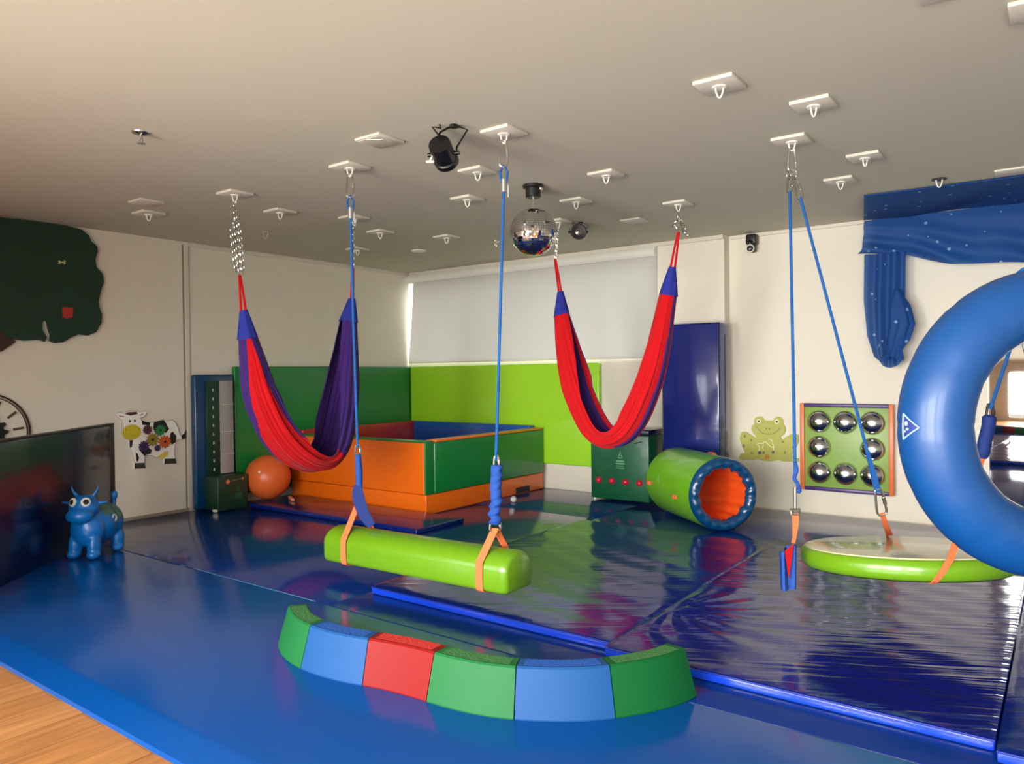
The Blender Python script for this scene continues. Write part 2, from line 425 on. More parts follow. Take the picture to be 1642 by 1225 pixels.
# ---------------------------------------------------------------- floor mats
def slab(x0, x1, y0, y1, z0, z1, bev=.015, wob=0., lip=0.):
    b = B(); b.box(((x0+x1)/2, (y0+y1)/2, (z0+z1)/2), (x1-x0, y1-y0, z1-z0), bev, seg=3); return b
b = B()      # front mat with sloping front border
prof = [(-4.405, ZF), (-5.845, ZF), (-5.835, ZF+.012), (-5.735, -.006), (-5.71, 0), (-4.41, 0), (-4.405, -.004)]
vs = b.grid([[(x, y, z) for y, z in prof] for x in (.02, XR-.02)], close_v=True); b.cap(vs[0]); b.cap(vs[1])
o = b.build('floor_mat', m_mat, None, True, 15)
tag(recenter(o), 'long smooth blue floor mat with sloping front border beside the wooden floor', 'floor mat', 'blue mats covering the floor')
for (x0, x1, y0, y1, lab) in ((.02, 3.62, -4.4, -1.3, 'dark glossy blue floor mat between the standing navy mat and the orange ball pit'),
                              (.02, 3.62, -1.295, -.015, 'blue floor mat under the ball pit along the blind wall'),
                              (3.625, XR-.02, -1.6, -.015, 'blue floor mat along the wall under the frog and the dome board'),
                              (3.625, XR-.02, -4.4, -1.605, 'blue floor mat lying under the thick wrinkled mats')):
    o = slab(x0, x1, y0, y1, ZF, -.0005 if x0 > 3 and y0 < -2 else 0, .004).build('floor_mat', m_mat2, None)
    tag(recenter(o), lab, 'floor mat', 'blue mats covering the floor')
m_thickpipe = vinyl('navy_piping', (20, 44, 140), .3)
def thick_mat(x0, x1, y0, y1, m, label, crease=None, h=.052):
    """thin crash mat: puffy top skin with wrinkles towards a pulled corner"""
    t = thing('gym_mat', label, 'gym mat', ((x0+x1)/2, (y0+y1)/2, 0), 'thin crash mats with wrinkled skins')
    b = B(); NX, NY = 90, 90; rows = []
    for i in range(NX+1):
        r = []
        for j in range(NY+1):
            u, v = i/NX, j/NY; x = x0+(x1-x0)*u; y = y0+(y1-y0)*v
            e = min(u*(x1-x0), (1-u)*(x1-x0), v*(y1-y0), (1-v)*(y1-y0)); z = h-.003*math.exp(-e/.006)
            z += .0012*math.sin(x*7+y*23+2*math.sin(x*3))*min(1, e/.1)
            if crease:
                cx, cy, R, amp = crease; dx, dy = x-cx, y-cy; d = math.hypot(dx, dy); a = math.atan2(dy, dx)
                z += amp*math.exp(-(d/R)**2)*(.5+.5*math.sin(a*17+2*math.sin(d*6)))*min(1, e/.05)*min(1, d/.12)
            r.append((x, y, z))
        rows.append(r)
    b.grid(rows); b.build('top_skin', m, t, True, 70)
    b = B(); b.box(((x0+x1)/2, (y0+y1)/2, (h-.012)/2+.0015), (x1-x0, y1-y0, h-.013), .008); b.build('side_band', m_side, t)
    b = B(); 
    b.tube([(x0, y0, h-.011), (x1, y0, h-.011)], .0045, 6); b.build('piping', m_thickpipe, t)
    return t
thick_mat(3.66, 5.338, -4.10, -1.62, m_thick, 'wrinkled dark blue mat under the green bolster swing')
thick_mat(5.34, 6.905, -4.17, -1.66, m_thick2, 'creased navy mat with bright window glare under the round platform swing', (5.36, -3.45, .62, .008))
thick_mat(6.915, 8.5, -4.25, -1.66, m_thick, 'navy mat at the right edge of the picture, next to the glaring mat')
o = slab(.34, 2.72, -2.72, -2.1, .0, .045, .012).build('gym_mat', vinyl('deep_blue_vinyl', (12, 32, 104), .18), None)
tag(recenter(o), 'narrow dark blue mat on the floor right in front of the orange ball pit', 'gym mat')
# torn seam marks
b = B()
for x, y, l in ((1.42, -4.4, .12), (1.78, -4.4, .16), (2.12, -4.4, .1)): b.box((x, y, .001), (l, .014, .004), .001, rz=random.uniform(-.04, .04))
o = b.build('seam_gap', m_dark, None); o['kind'] = 'structure'; o.name = 'trim_6'
b = B(); b.box((2.75, -4.398, .001), (1.5, .008, .003), .001)
o = b.build('trim_7', mat('seam_welt', (70, 120, 170), .3), None); o['kind'] = 'structure'

# ---------------------------------------------------------------- wall mats
def pad(name, c, size, m, label, bev=.018, cat='wall mat', group=None):
    b = B(); b.box(c, size, bev, seg=3); o = b.build(name, m, None); return tag(recenter(o), label, cat, group)
pad('wall_mat', (.04, -1.35, .775), (.06, 2.67, 1.35), m_green, 'dark green padded wall mat on the left wall behind the left hammock')
pad('wall_mat', (1.515, -.04, .87), (2.88, .06, 1.16), m_lime, 'lime green padded wall mat under the roller blind, above a bare white strip')
pad('wall_mat', (.045, -2.92, .685), (.07, .44, 1.365), m_teal, 'narrow dark blue padded wall mat between the cow panel and the green mat')
# tall navy mat leaning against the column
t = thing('crash_mat', 'tall shiny navy crash mat standing upright against the column behind the tunnel', 'crash mat', (4.12, -.16, 0))
b = B(); b.box((4.12, -.16, .91), (.60, .27, 1.81), .022, seg=3); b.build('cover', m_navy, t)
b = B()
for y in (-.292,): b.tube([(3.823, y, .04), (3.823, y, 1.812), (4.417, y, 1.812), (4.417, y, .04)], .006, 6)
b.build('piping', m_navyd, t)
b = B(); b.box((4.421, -.16, .9), (.006, .008, 1.6), .001); b.build('zip', m_dark, t)
# navy folding mat standing at the left edge
t = thing('standing_mat', 'dark navy mat standing upright at the left edge behind the blue hopper bull', 'gym mat', (1.0, -4.75, 0))
d = Vector((1.13, -1.28, 0)).normalized(); nrm = Vector((-d.y, d.x, 0)); st = Vector((.40, -4.085, 0))
def standing(b, s0, s1, z0, z1, th, off, bev=.008):
    c = st+d*(s0+s1)/2-nrm*(th/2+off); b.box((c.x, c.y, (z0+z1)/2), (s1-s0, th, z1-z0), bev, rz=math.atan2(d.y, d.x))
nrm = Vector((.75, .66, 0))
b = B(); standing(b, .075, 2.6, .002, .935, .05, 0); b.build('mat_body', m_navyd, t)
b = B(); standing(b, 0, .072, .002, .95, .055, -.002); b.build('edge_band', mat('slate_vinyl', (50, 46, 52), .4), t)
b = B(); standing(b, .0, 2.6, .936, .952, .055, -.002, .003); b.build('top_band', mat('slate_vinyl', (50, 46, 52), .4), t)

# ---------------------------------------------------------------- ball pit
t = thing('ball_pit', 'soft square ball pit with orange front, green side, red and blue inside', 'ball pit', (1.2, -1.1, 0))
def wallbox(x0, x1, y0, y1, z0, z1, bev=.012):
    b = B(); b.box(((x0+x1)/2, (y0+y1)/2, (z0+z1)/2), (x1-x0, y1-y0, z1-z0), bev, seg=3); return b
wallbox(.16, 2.205, -2.055, -.08, .0, .19).build('base_mat', m_orange, t)
f = wallbox(.14, 2.2, -2.07, -1.95, .195, .69).build('front_wall', m_orange, t)
wallbox(.14, 2.2, -2.068, -1.95, .6905, .705, .005).build('top_band', m_green, f)
b = B(); b.tube([(2.19, -2.068, .2), (2.19, -2.068, .69)], .012, 8); b.build('corner_piping', m_orange, f)
s_ = wallbox(2.1, 2.225, -1.948, -.1, .195, .69).build('side_wall', m_green, t)
b = B(); rows = []
for i in range(2): pass
wallbox(2.095, 2.232, -1.93, -.1, .6905, .71, .006).build('top_band', m_orange, s_)
wallbox(2.198, 2.215, -2.07, -1.95, .195, .695, .004).build('corner_flap', m_green, s_)
wallbox(.12, .24, -1.948, -.1, .195, .735).build('left_wall', m_redv, t).name = 'red_wall'
wallbox(.24, 2.098, -.2, -.085, .195, .735).build('rear_wall', m_bluev, t).name = 'blue_wall'
wallbox(2.2, 2.212, -.62, -.36, .012, .075, .003).build('slot', m_dark, t)
b = B(); b.ell((2.47, -1.02, .032), (.032, .032, .032)); o = b.build('pit_ball', mat('clear_white_plastic', (205, 205, 200), .25), None)
tag(recenter(o), 'small whitish plastic ball on the floor beside the ball pit', 'ball')
b = B(); b.box((.56, -2.36, .058), (.22, .035, .022), .006, rz=-.5); o = b.build('foam_stick', mat('salmon_foam', (240, 150, 110), .6), None)
tag(recenter(o), 'short pale orange stick lying on the mat beside the orange ball', 'stick')
# exercise ball
b = B(); b.ell((.305, -2.46, .278), (.233, .233, .233), seg=48, rings=32)
t = tag(recenter(b.build('exercise_ball', m_ball, None)), 'big orange exercise ball between the dark green box and the ball pit', 'ball')
b = B(); c = Vector((.305, -2.46, .278)); dv = Vector((.5, -.8, .35)).normalized(); b.cyl(c+dv*.2325, c+dv*.236, .012); b.build('valve_plug', m_white, t)

# ---------------------------------------------------------------- small green box with light column
t = thing('sensory_column', 'dark green box with silver fabric column and lights against the left wall', 'sensory toy', (.2, -2.9, 0))
bx = wallbox(.085, .33, -3.06, -2.72, .004, .345, .008).build('base_box', m_boxd, t)
b = B(); b.box((.1, -2.90, .8), (.04, .26, 1.0), .004); bk = b.build('back_board', m_boxd, t)
b = B(); rows = []
for i in range(41):
    z = .352+i/40*.95; rows.append([(.128+.012*math.sin(PI*j/8)+.002*math.sin(z*60), -2.895+.15*j/8, z) for j in range(9)])
b.grid(rows); b.grid([[(p[0]-.006, p[1], p[2]) for p in r] for r in rows]); b.build('silver_cloth', m_grey, t)
b = B()
for z in (.55, .78, 1.06): b.box((.142, -2.82, z), (.004, .15, .008), .001)
b.build('cloth_seam', mat('pale_seam', (190, 184, 178), .8), t)
for i in range(10):
    b = B(); b.ell((.121, -2.965, .40+i*.09), (.005, .007, .016)); b.build('light_dot', mat('pale_led', (190, 205, 195), .3), t)
b = B(); b.cyl((.335, -2.96, .29), (.35, -2.96, .29), .022); b.cyl((.335, -2.79, .305), (.345, -2.79, .305), .014)
b.tube([(.345, -2.96, .29), (.345, -2.88, .297), (.342, -2.79, .305)], .005, 6); b.build('buckle', m_steel, bx)
def emblem(name, o, ux, n, m, s, parent):
    """little pyramid of printed lines"""
    b = B(); o = Vector(o); ux = Vector(ux); n = Vector(n); uz = Vector((0, 0, 1))
    def bar(u0, v0, u1, v1, w):
        a = o+(ux*u0+uz*v0)*s; c = o+(ux*u1+uz*v1)*s; b.ribbon([a, c], uz if abs(v1-v0) < abs(u1-u0) else ux, w*s, .0015)
    bar(-.4, .0, .4, .0, .12); bar(-.34, .2, .34, .2, .1); bar(-.3, -.2, .3, -.2, .06); bar(-.35, -.36, .35, -.36, .06)
    bar(-.14, .55, 0, .85, .07); bar(.14, .55, 0, .85, .07); bar(-.2, .45, .2, .45, .07); bar(0, .85, 0, 1.0, .06)
    return b.build(name, m, parent, False)
m_print = mat('pale_green_print', (90, 150, 108), .6)
emblem('printed_emblem', (.332, -2.83, .14), (0, 1, 0), (1, 0, 0), mat('faded_green_print', (40, 110, 66), .6), .1, bx)
b = B(); b.box((.30, -3.075, .012), (.05, .03, .022), .005); b.build('corner_foot', m_white, bx)

# ---------------------------------------------------------------- green activity box with red buttons
t = thing('activity_box', 'dark green box with four red buttons under the right hammock', 'sensory toy', (3.43, -.38, 0))
bx = wallbox(3.05, 3.725, -.42, -.1, .022, .70, .012).build('body', m_box, t)
wallbox(3.05, 3.725, -.42, -.1, .702, .755, .012).build('lid', m_navyd, t)
b = B(); b.tube([(3.06, -.425, .70), (3.73, -.425, .70)], .006, 6); b.build('lid_piping', m_boxd, bx)
for i in range(4):
    x = 3.145+i*.158
    b = B(); b.lathe([(.001, .034), (.018, .031), (.03, .02), (.034, 0)][::-1], (x, -.42, .215), (0, -1, 0), 24); b.build('button', mat('button_red', (190, 16, 44), .35), bx)
for x in (3.11, 3.43, 3.62):
    b = B(); b.tube([(x-.035, -.432, .62), (x-.01, -.44, .628), (x+.035, -.432, .636)], .005, 6); b.ell((x-.035, -.43, .62), (.012, .012, .012)); b.build('clasp', m_steel, bx)
emblem('printed_emblem', (3.40, -.4215, .40), (1, 0, 0), (0, -1, 0), m_print, .13, bx)
for x in (3.08,):
    for y in (-.39, -.13):
        b = B(); b.cyl((x, y, 0), (x, y, .024), .014); b.build('foot', m_white, bx)

# ---------------------------------------------------------------- barrel tunnel
t = thing('foam_tunnel', 'lime green padded barrel tunnel with petrol blue rim and orange inside', 'tunnel', (4.45, -1.0, 0))
near = Vector((4.80, -1.20, .312)); ax = Vector((.765, -.645, 0)).normalized(); LB = .95; far = near-ax*LB; RO, RI = .310, .215
prof = [(.285, 0), (RO-.006, .03), (RO, .06), (RO, LB*.5), (RO, LB-.05), (RO-.004, LB-.02)]
b = B(); b.lathe(prof, far, ax, 56, caps=False); b.build('shell', vinyl('barrel_lime_vinyl', (104, 168, 30), .3), t)
def ringprof(n=14, sgn=1):
    out = []
    for i in range(n+1):
        a = PI*i/n; rm = (RO+RI)/2; hr = (RO-RI)/2; out.append((rm+hr*math.cos(a), LB-.03+.055*math.sin(a)))
    return out
b = B(); rows = []
tt, uu, vv = frame(ax)
for r, h in ringprof():
    row = []
    for k in range(96):
        a = 2*PI*k/96; q = (RO-r)/(RO-RI); rr = r+(.006*math.sin(a*11+.6)+.005*math.sin(a*17+2)+.006*math.sin(a*5+1)*math.sin(a*23))*q**2; hh = h+.006*math.sin(a*19)*math.sin(PI*min(1, q))
        row.append(far+tt*hh+(uu*math.cos(a)+vv*math.sin(a))*rr)
    rows.append(row)
b.grid(rows, close_v=True); b.build('rim', m_teal, t)
b = B(); rows = []
for i in range(25):
    h = LB-.03-i/24*(LB-.06); row = []
    for k in range(96):
        a = 2*PI*k/96; q = math.exp(-i/4); rr = RI+.004*math.sin(a*14+h*9)+(.006*math.sin(a*11+.6)+.005*math.sin(a*17+2)+.006*math.sin(a*5+1)*math.sin(a*23))*q; row.append(far+tt*h+(uu*math.cos(a)+vv*math.sin(a))*rr)
    rows.append(row)
b.grid(rows, close_v=True); b.build('lining', m_tire, t)
b = B(); rows = []
for r, h in [(.285, 0), (.26, -.03), (RI, -.005)]: rows.append([far+tt*h+(uu*math.cos(2*PI*k/56)+vv*math.sin(2*PI*k/56))*r for k in range(56)])
b.grid(rows, close_v=True); b.build('back_rim', m_teal, t)
for hh, a0 in ((.60, -.15), (.07, .0), (.62, 1.7)):
    b = B(); pts = []
    side = Vector((-.645, -.765, 0)); 
    for k in range(6):
        h = hh+.10*k/5; aa = a0; dirv = side*math.cos(aa)+Vector((0, 0, 1))*math.sin(aa); pts.append(far+ax*h+dirv*(RO+.004+.012*math.sin(PI*k/5)))
    b.ribbon(pts, side.cross(ax)*math.cos(a0)+side*-math.sin(a0)+Vector((0, 0, .01)), .035, .004); b.build('handle', m_web, t)
emblem('printed_emblem', far+ax*.33+Vector((-.645, -.765, 0))*(RO+.001)+Vector((0, 0, .05)), ax, (-.645, -.765, 0), mat('pale_print', (150, 190, 110), .6), .06, t)

# ---------------------------------------------------------------- curved balance beam of six foam blocks
BC = [V(3.975, -4.885, 0), V(4.285, -5.005, 0), V(4.625, -4.972, 0), V(4.985, -4.925, 0), V(5.336, -4.855, 0), V(5.618, -4.645, 0), V(5.775, -4.325, 0)]
BT = [V(.80, -.60, 0), V(.99, -.10, 0), V(.965, .26, 0), V(.995, .03, 0), V(.90, .43, 0), V(.62, .78, 0), V(.12, .99, 0)]
blab = [('green', m_foamg, 'leftmost green block of the curved balance beam, at its free left end'), ('blue', m_foamb, 'blue beam block between the left green block and the red block'),
        ('red', m_foamr, 'the only red block of the curved balance beam'), ('green', m_foamg, 'green beam block between the red block and a blue block'),
        ('blue', m_foamb, 'blue beam block between two green blocks'), ('green', m_foamgd, 'rightmost green block of the curved balance beam, touching the creased mat')]
for k in range(6):
    p0, p1 = BC[k], BC[k+1]; L_ = (p1-p0).length; t0, t1 = BT[k]*L_*1.03, BT[k+1]*L_*1.03
    name, m, lab = blab[k]
    secs = []
    for i in range(15):
        s = .006+.988*i/14
        h00, h10, h01, h11 = 2*s**3-3*s*s+1, s**3-2*s*s+s, -2*s**3+3*s*s, s**3-s*s
        p = p0*h00+t0*h10+p1*h01+t1*h11
        q = p0*(6*s*s-6*s)+t0*(3*s*s-4*s+1)+p1*(6*s-6*s*s)+t1*(3*s*s-2*s); q.normalize(); nn = V(-q.y, q.x, 0)
        sec = [(.098, .0), (.10, .006), (.048, .183), (.040, .19), (-.040, .19), (-.048, .183), (-.10, .006), (-.098, .0)]
        secs.append([p+nn*a+V(0, 0, z) for a, z in sec])
    b = B(); vs = b.grid(secs, close_v=True); b.cap(vs[0]); b.cap(vs[-1])
    o = b.build('beam_block', m, None, True, 30)
    tag(recenter(o), lab, 'foam block', 'blocks of the curved balance beam')
    base = o.location.copy()
    b = B(); r_ = [[s_[3]*.96+s_[4]*.04+V(0, 0, .0012), s_[3]*.04+s_[4]*.96+V(0, 0, .0012)] for s_ in secs[1:-1]]
    b.grid(r_); b.grid([[p-V(0, 0, .003) for p in r] for r in r_])
    cols = {'green': (58, 120, 60), 'blue': (24, 88, 176), 'red': (206, 44, 36)}
    b.build('top_tread', mat('tread_'+name, cols[name], .75, bump=(90, .4, ONE)), o)

# ---------------------------------------------------------------- chains, carabiners, rope helpers
def chain_into(b, pts, link=.036, wire=.003, wdt=.0085):
    pts = [Vector(p) for p in pts]; L = [0]
    for a, c in zip(pts, pts[1:]): L.append(L[-1]+(c-a).length)
    n = max(1, int(L[-1]/(link*.72)))
    def at(s):
        for i in range(len(pts)-1):
            if s <= L[i+1] or i == len(pts)-2: return pts[i].lerp(pts[i+1], (s-L[i])/(L[i+1]-L[i]+1e-9)), (pts[i+1]-pts[i]).normalized()
    for k in range(n):
        p, t = at((k+.5)/n*L[-1]); _, u, v = frame(t, (.3, .9, .1)); w = u if k % 2 else v
        loop = []
        for q in range(14):
            a = 2*PI*q/14; loop.append(p+t*((link/2-wdt)*(1 if math.cos(a) > 0 else -1)+wdt*math.cos(a))+w*wdt*math.sin(a))
        b.tube(loop, wire, 5, True)
def carabiner(name, top, bot, w, parent, wdir=(.8, .6, 0), r=.0062, m=None):
    top, bot = Vector(top), Vector(bot); t = (bot-top).normalized(); d = Vector(wdir); d = (d-t*d.dot(t)).normalized(); L = (bot-top).length
    out = [(0, -.15), (.03, -.55), (.2, -.75), (.8, -1), (.95, -.8), (1, -.3), (1, .3), (.95, .8), (.8, 1), (.2, .75), (.03, .55), (0, .15)]
    b = B(); b.tube(crm([top+t*L*a+d*w/2*c for a, c in out]+[top-d*w/2*.15], 40)[:-1], r, 6, True)
    b.cyl(top+t*L*.35+d*w/2*.85, top+t*L*.62+d*w/2*.95, r*1.5, seg=8)
    return b.build(name, m or m_steel, parent)
def hook_pts(c, rz, w=.019, h=.052):
    """V shaped ring below a plate centred at c"""
    d = V(math.cos(rz), math.sin(rz), 0); c = Vector(c)
    return crm([c+d*w+V(0, 0, 0), c+d*w*.8-V(0, 0, h*.55), c+d*w*.3-V(0, 0, h), c-d*w*.3-V(0, 0, h), c-d*w*.8-V(0, 0, h*.55), c-d*w], 18)

# ---------------------------------------------------------------- ceiling hook plates
PT = .018
m_plate = mat('plate_paint', (206, 199, 183), .5)
def plate_thing(x, y, label, hook=True, rz=0., size=.19):
    t = thing('ceiling_plate', label, 'ceiling plate', (x, y, H), 'white square hook plates on the ceiling')
    b = B(); b.box((x, y, H-PT/2), (size, size, PT), .003); b.build('plate', m_plate, t)
    if hook:
        b = B(); b.tube(hook_pts((x, y, H-PT+.004), rz), .0042, 8); b.build('hook', m_white, t)
        b = B(); b.cyl((x, y, H-PT), (x, y, H-PT-.006), .034, seg=16); b.build('hook_base', m_white, t)
    return t
plates = [
 (5.802, -3.843, 'white plate with empty hook on the ceiling, highest in the picture right of centre', True, .5),
 (6.08, -3.29, 'white plate with an edge-on hook, up and right of the platform swing anchor', True, 1.0),
 (5.815, -2.745, 'white ceiling plate holding the two blue ropes of the platform swing', True, .35),
 (6.08, -2.10, 'white plate with edge-on hook at the upper left of the starry drape', True, 1.0),
 (5.81, -1.56, 'white plate with an open V hook nearest to the left end of the starry drape', True, .5),
 (4.59, -3.92, 'white ceiling plate holding the right rope of the bolster swing', True, .6),
 (3.39, -3.985, 'white ceiling plate holding the left rope of the bolster swing', True, .6),
 (2.19, -4.035, 'white ceiling plate from which the long chain of the left hammock hangs', True, .6),
 (1.06, -4.09, 'dim white plate with a hook, leftmost hook plate near the tree panel', True, .6),
 (1.93, -3.45, 'white plate with hook just right of the long hammock chain', True, .6),
 (2.20, -2.90, 'white plate behind the left bolster rope, holding the right end of the left hammock', True, .9),
 (1.90, -2.31, 'white plate with hook to the right of the left bolster rope, near the blind wall', True, .6),
 (2.20, -1.71, 'small white hook plate midway between the two bolster ropes, close to the blind', True, .8),
 (3.965, -3.385, 'white plate with hook just left of the right bolster rope below the spotlight', True, .7),
 (3.40, -2.82, 'white hook plate left of the right bolster rope, level with the mirror ball motor', True, .7),
 (4.59, -2.77, 'white plate with a V hook on bare ceiling right of the mirror ball', True, .5),
 (4.01, -2.22, 'white hook plate directly above the round black spotlight with silver lens', True, .9),
 (4.60, -1.62, 'white ceiling plate with dangling spare chain, holding the right end of the right hammock', True, .4),
 (.99, -1.78, 'farthest white hook plate, close to the left wall and behind the bolster rope', True, .6),
 (7.27, -3.70, 'white plate on the ceiling just beyond the right edge, holding the far platform rope', True, .4),
 (7.03, -3.83, 'white plate cut by the top right corner of the picture', True, .4),
 (3.46, -1.64, 'white plate half hidden by the mirror ball, holding the left end of the right hammock', True, .6),
]
for x, y, lab, hk, rz in plates: plate_thing(x, y, lab, hk, rz)
flat = [(3.94, -4.245, 'flat white ceiling plate without hook, left of the black spotlight', .2),
        (1.43, -4.30, 'faint flat plate without hook, left end of the ceiling near the tree panel', .19),
        (4.0, -1.22, 'flat thin plate without hook, left of the right hammock anchor', .19),
        (6.80, -1.06, 'flat plate without hook just above the right end of the starry drape', .19),
        (6.78, -4.22, 'flat plate cut off by the top edge of the picture at the right', .2)]
for x, y, lab, sz in flat:
    t = thing('cover_plate', lab, 'ceiling plate', (x, y, H), 'flat ceiling plates')
    b = B(); b.box((x, y, H-.007), (sz, sz, .014), .003); b.build('plate', m_plate, t)
    if sz == .2 and x < 4:
        b = B(); b.box((x, y, H-.015), (sz-.03, sz-.03, .004), .001); p_ = b.build('panel', mat('grey_panel', (186, 178, 162), .6), t)
        b = B(); b.box((x+.02, y-.055, H-.0175), (.008, .09, .004), .001, rz=-.9); b.build('slot', m_white, t)
b = B(); b.lathe([(.085, 0), (.085, -.008), (.075, -.012), (.001, -.012)], (1.40, -1.26, H), (0, 0, 1), 32)
tag(b.build('cover_plate', m_white, None), 'round flat white cover on the ceiling above the left end of the blind', 'ceiling plate', 'flat ceiling plates')
b = B(); b.tube(hook_pts((1.059, -2.974, H), .6, .024, .06), .0045, 8); b.cyl((1.059, -2.974, H), (1.059, -2.974, H-.004), .03, seg=16)
tag(b.build('ceiling_hook', mat('grey_hook', (170, 162, 148), .5), None), 'single greyish hook without a plate, between the hammock chain and the left bolster rope', 'hook')
b = B(); b.lathe([(.05, 0), (.05, -.006), (.02, -.008)], (6.372, -1.121, H), (0, 0, 1), 24, mi=0); b.tube(hook_pts((6.372, -1.121, H-.005), .3, .02, .05), .005, 8, mi=1)
tag(b.build('ceiling_hook', [m_black, m_white], None), 'white hook on a black round base above the starry drape', 'hook')
def sprinkler(x, y, lab, s=1.):
    t = thing('sprinkler', lab, 'sprinkler', (x, y, H), 'ceiling sprinklers')
    b = B(); b.lathe([(.048*s, 0), (.046*s, -.006), (.02*s, -.016*s), (.012*s, -.018*s)], (x, y, H), (0, 0, 1), 28); b.build('escutcheon', m_steel, t)
    b = B(); b.cyl((x, y, H-.015*s), (x, y, H-.035*s), .009*s)
    for k in (-1, 1): b.tube([(x+.009*k*s, y, H-.03*s), (x+.016*k*s, y, H-.045*s), (x+.006*k*s, y, H-.06*s)], .003*s, 6)
    b.lathe([(.022*s, -.06*s), (.022*s, -.063*s), (.002, -.066*s)], (x, y, H), (0, 0, 1), 16); b.build('spray_head', m_steel, t)
sprinkler(3.019, -5.153, 'metal sprinkler head alone on the ceiling at the upper left', 1.0)
sprinkler(2.395, -1.17, 'tiny dark sprinkler head left of the mirror ball near the blind', .9)

# ---------------------------------------------------------------- mirror ball
cx, cy = 4.02, -2.823
t = thing('mirror_ball', 'silver mirror ball hanging from a small black motor on the ceiling', 'disco ball', (cx, cy, 2.2))
b = B(); b.lathe([(.075, 0), (.075, -.02), (.055, -.025), (.055, -.085), (.05, -.09), (.002, -.09)], (cx, cy, H), (0, 0, 1), 28); mo = b.build('motor', m_black, t)
b = B(); b.box((cx+.045, cy+.02, H-.02), (.03, .03, .035), .003); b.build('junction_box', m_white, mo)
b = B(); b.tube([(cx, cy, H-.09), (cx, cy, 2.535)], .003, 6); b.cyl((cx, cy, 2.515), (cx, cy, 2.545), .009, seg=10); b.tube([(cx-.01, cy, H-.09), (cx-.004, cy, 2.56), (cx, cy, 2.54)], .0012, 5); b.build('wire', m_steel, t)
RB = .170; cz = 2.362
b = B(); b.ell((cx, cy, cz), (RB-.004,)*3, seg=32, rings=20); b.build('core', mat('grey_core', (70, 70, 70), .6), t)
b = B(); NR = 30
for i in range(NR):
    a0, a1 = -PI/2+PI*i/NR, -PI/2+PI*(i+1)/NR; am = (a0+a1)/2; n = max(5, int(round(2*PI*math.cos(am)*RB/(PI*RB/NR))))
    for j in range(n):
        c0, c1 = 2*PI*j/n, 2*PI*(j+1)/n; cm = (c0+c1)/2
        nn = V(math.cos(am)*math.cos(cm), math.cos(am)*math.sin(cm), math.sin(am)); e1 = V(-math.sin(cm), math.cos(cm), 0); e2 = nn.cross(e1)
        hw = (c1-c0)*math.cos(am)*RB*.46; hh = (a1-a0)*RB*.46; pc = V(cx, cy, cz)+nn*RB
        k1, k2 = random.gauss(0, .035), random.gauss(0, .035)
        q = [b.bm.verts.new(pc+e1*sx*hw+e2*sy*hh+nn*(sx*hw*k1+sy*hh*k2)) for sx, sy in ((-1, -1), (1, -1), (1, 1), (-1, 1))]
        b.bm.faces.new(q)
b.build('mirror_tiles', m_chrome, t, False)

# ---------------------------------------------------------------- spotlights and wall speaker-camera
def can_light(loc, back, front, rb, rf, lab, clip=False):
    back, front = Vector(back), Vector(front); a = (front-back).normalized(); L = (front-back).length
    t = thing('spotlight', lab, 'spotlight', (loc[0], loc[1], H))
    b = B(); b.lathe([(.002, -.002), (rb*.96, 0), (rb, .006), (rb, L*.75), (rf*1.02, L*.8), (rf*1.02, L), (rf*.92, L), (rf*.9, L-.02), (.002, L-.025)], back, a, 36); bd = b.build('can', m_blackmetal, t)
    b = B(); b.lathe([(.001, L-.016), (rf*.42, L-.02), (rf*.5, L-.03)], back, a, 24, caps=False); b.build('lens', mat('dark_lens', (120, 120, 112), .12, metal=.6), bd)
    b = B(); side = a.cross(V(0, 0, 1)).normalized(); mid = back+a*L*.55
    topz = H-.012; tp = V(loc[0], loc[1], topz)
    b.ribbon([mid+side*(rb+.012), mid+side*(rb+.014)+V(0, 0, .03), V(tp.x, tp.y, topz-.02)+side*(rb+.014), V(tp.x, tp.y, topz)+side*(rb*.5), V(tp.x, tp.y, topz)-side*(rb*.5), V(tp.x, tp.y, topz-.02)-side*(rb+.014), mid-side*(rb+.014)+V(0, 0, .03), mid-side*(rb+.012)], a, .012, .004)
    for k in (-1, 1): b.cyl(mid+side*k*rb*.98, mid+side*k*(rb+.028), .012, seg=12)
    b.build('yoke', m_blackmetal, t)
    b = B(); b.cyl(V(tp.x, tp.y, H), V(tp.x, tp.y, H-.014), .024, seg=16)
    b.tube([back+V(0, 0, rb*.7), back+V(-.03, -.02, rb+.03), V(loc[0]-.05, loc[1]-.05, H-.02), V(loc[0]-.055, loc[1]-.055, H)], .006, 6); b.build('mount', m_blackmetal, t)
    return t
tl_ = can_light((4.44, -4.17), (4.372, -4.215, 2.600), (4.315, -4.088, 2.540), .062, .068, 'big black can spotlight hanging from the ceiling left of the right bolster rope')
b = B(); b.box((4.29, -4.20, 2.52), (.045, .02, .012), .003, rz=.6); b.tube([(4.29, -4.2, 2.525), (4.30, -4.18, 2.57)], .006, 6); b.build('white_clip', m_white, tl_)
can_light((3.58, -1.45), (3.525, -1.42, 2.615), (3.615, -1.535, 2.60), .062, .07, 'round black spotlight with silver lens on the ceiling right of the mirror ball')
t = thing('wall_camera', 'small black swivel camera with white lens ring, high on the wall beside the column', 'camera', (4.63, .1, 2.5))
b = B(); b.box((4.615, .085, 2.63), (.10, .11, .10), .015, seg=3); b.build('housing', m_black, t)
b = B(); b.ell((4.612, .035, 2.59), (.032, .032, .034)); b.build('dark_dome', m_blackmetal, t)
b = B(); b.box((4.615, .06, 2.545), (.085, .09, .09), .03, seg=4); hd = b.build('head', m_black, t)
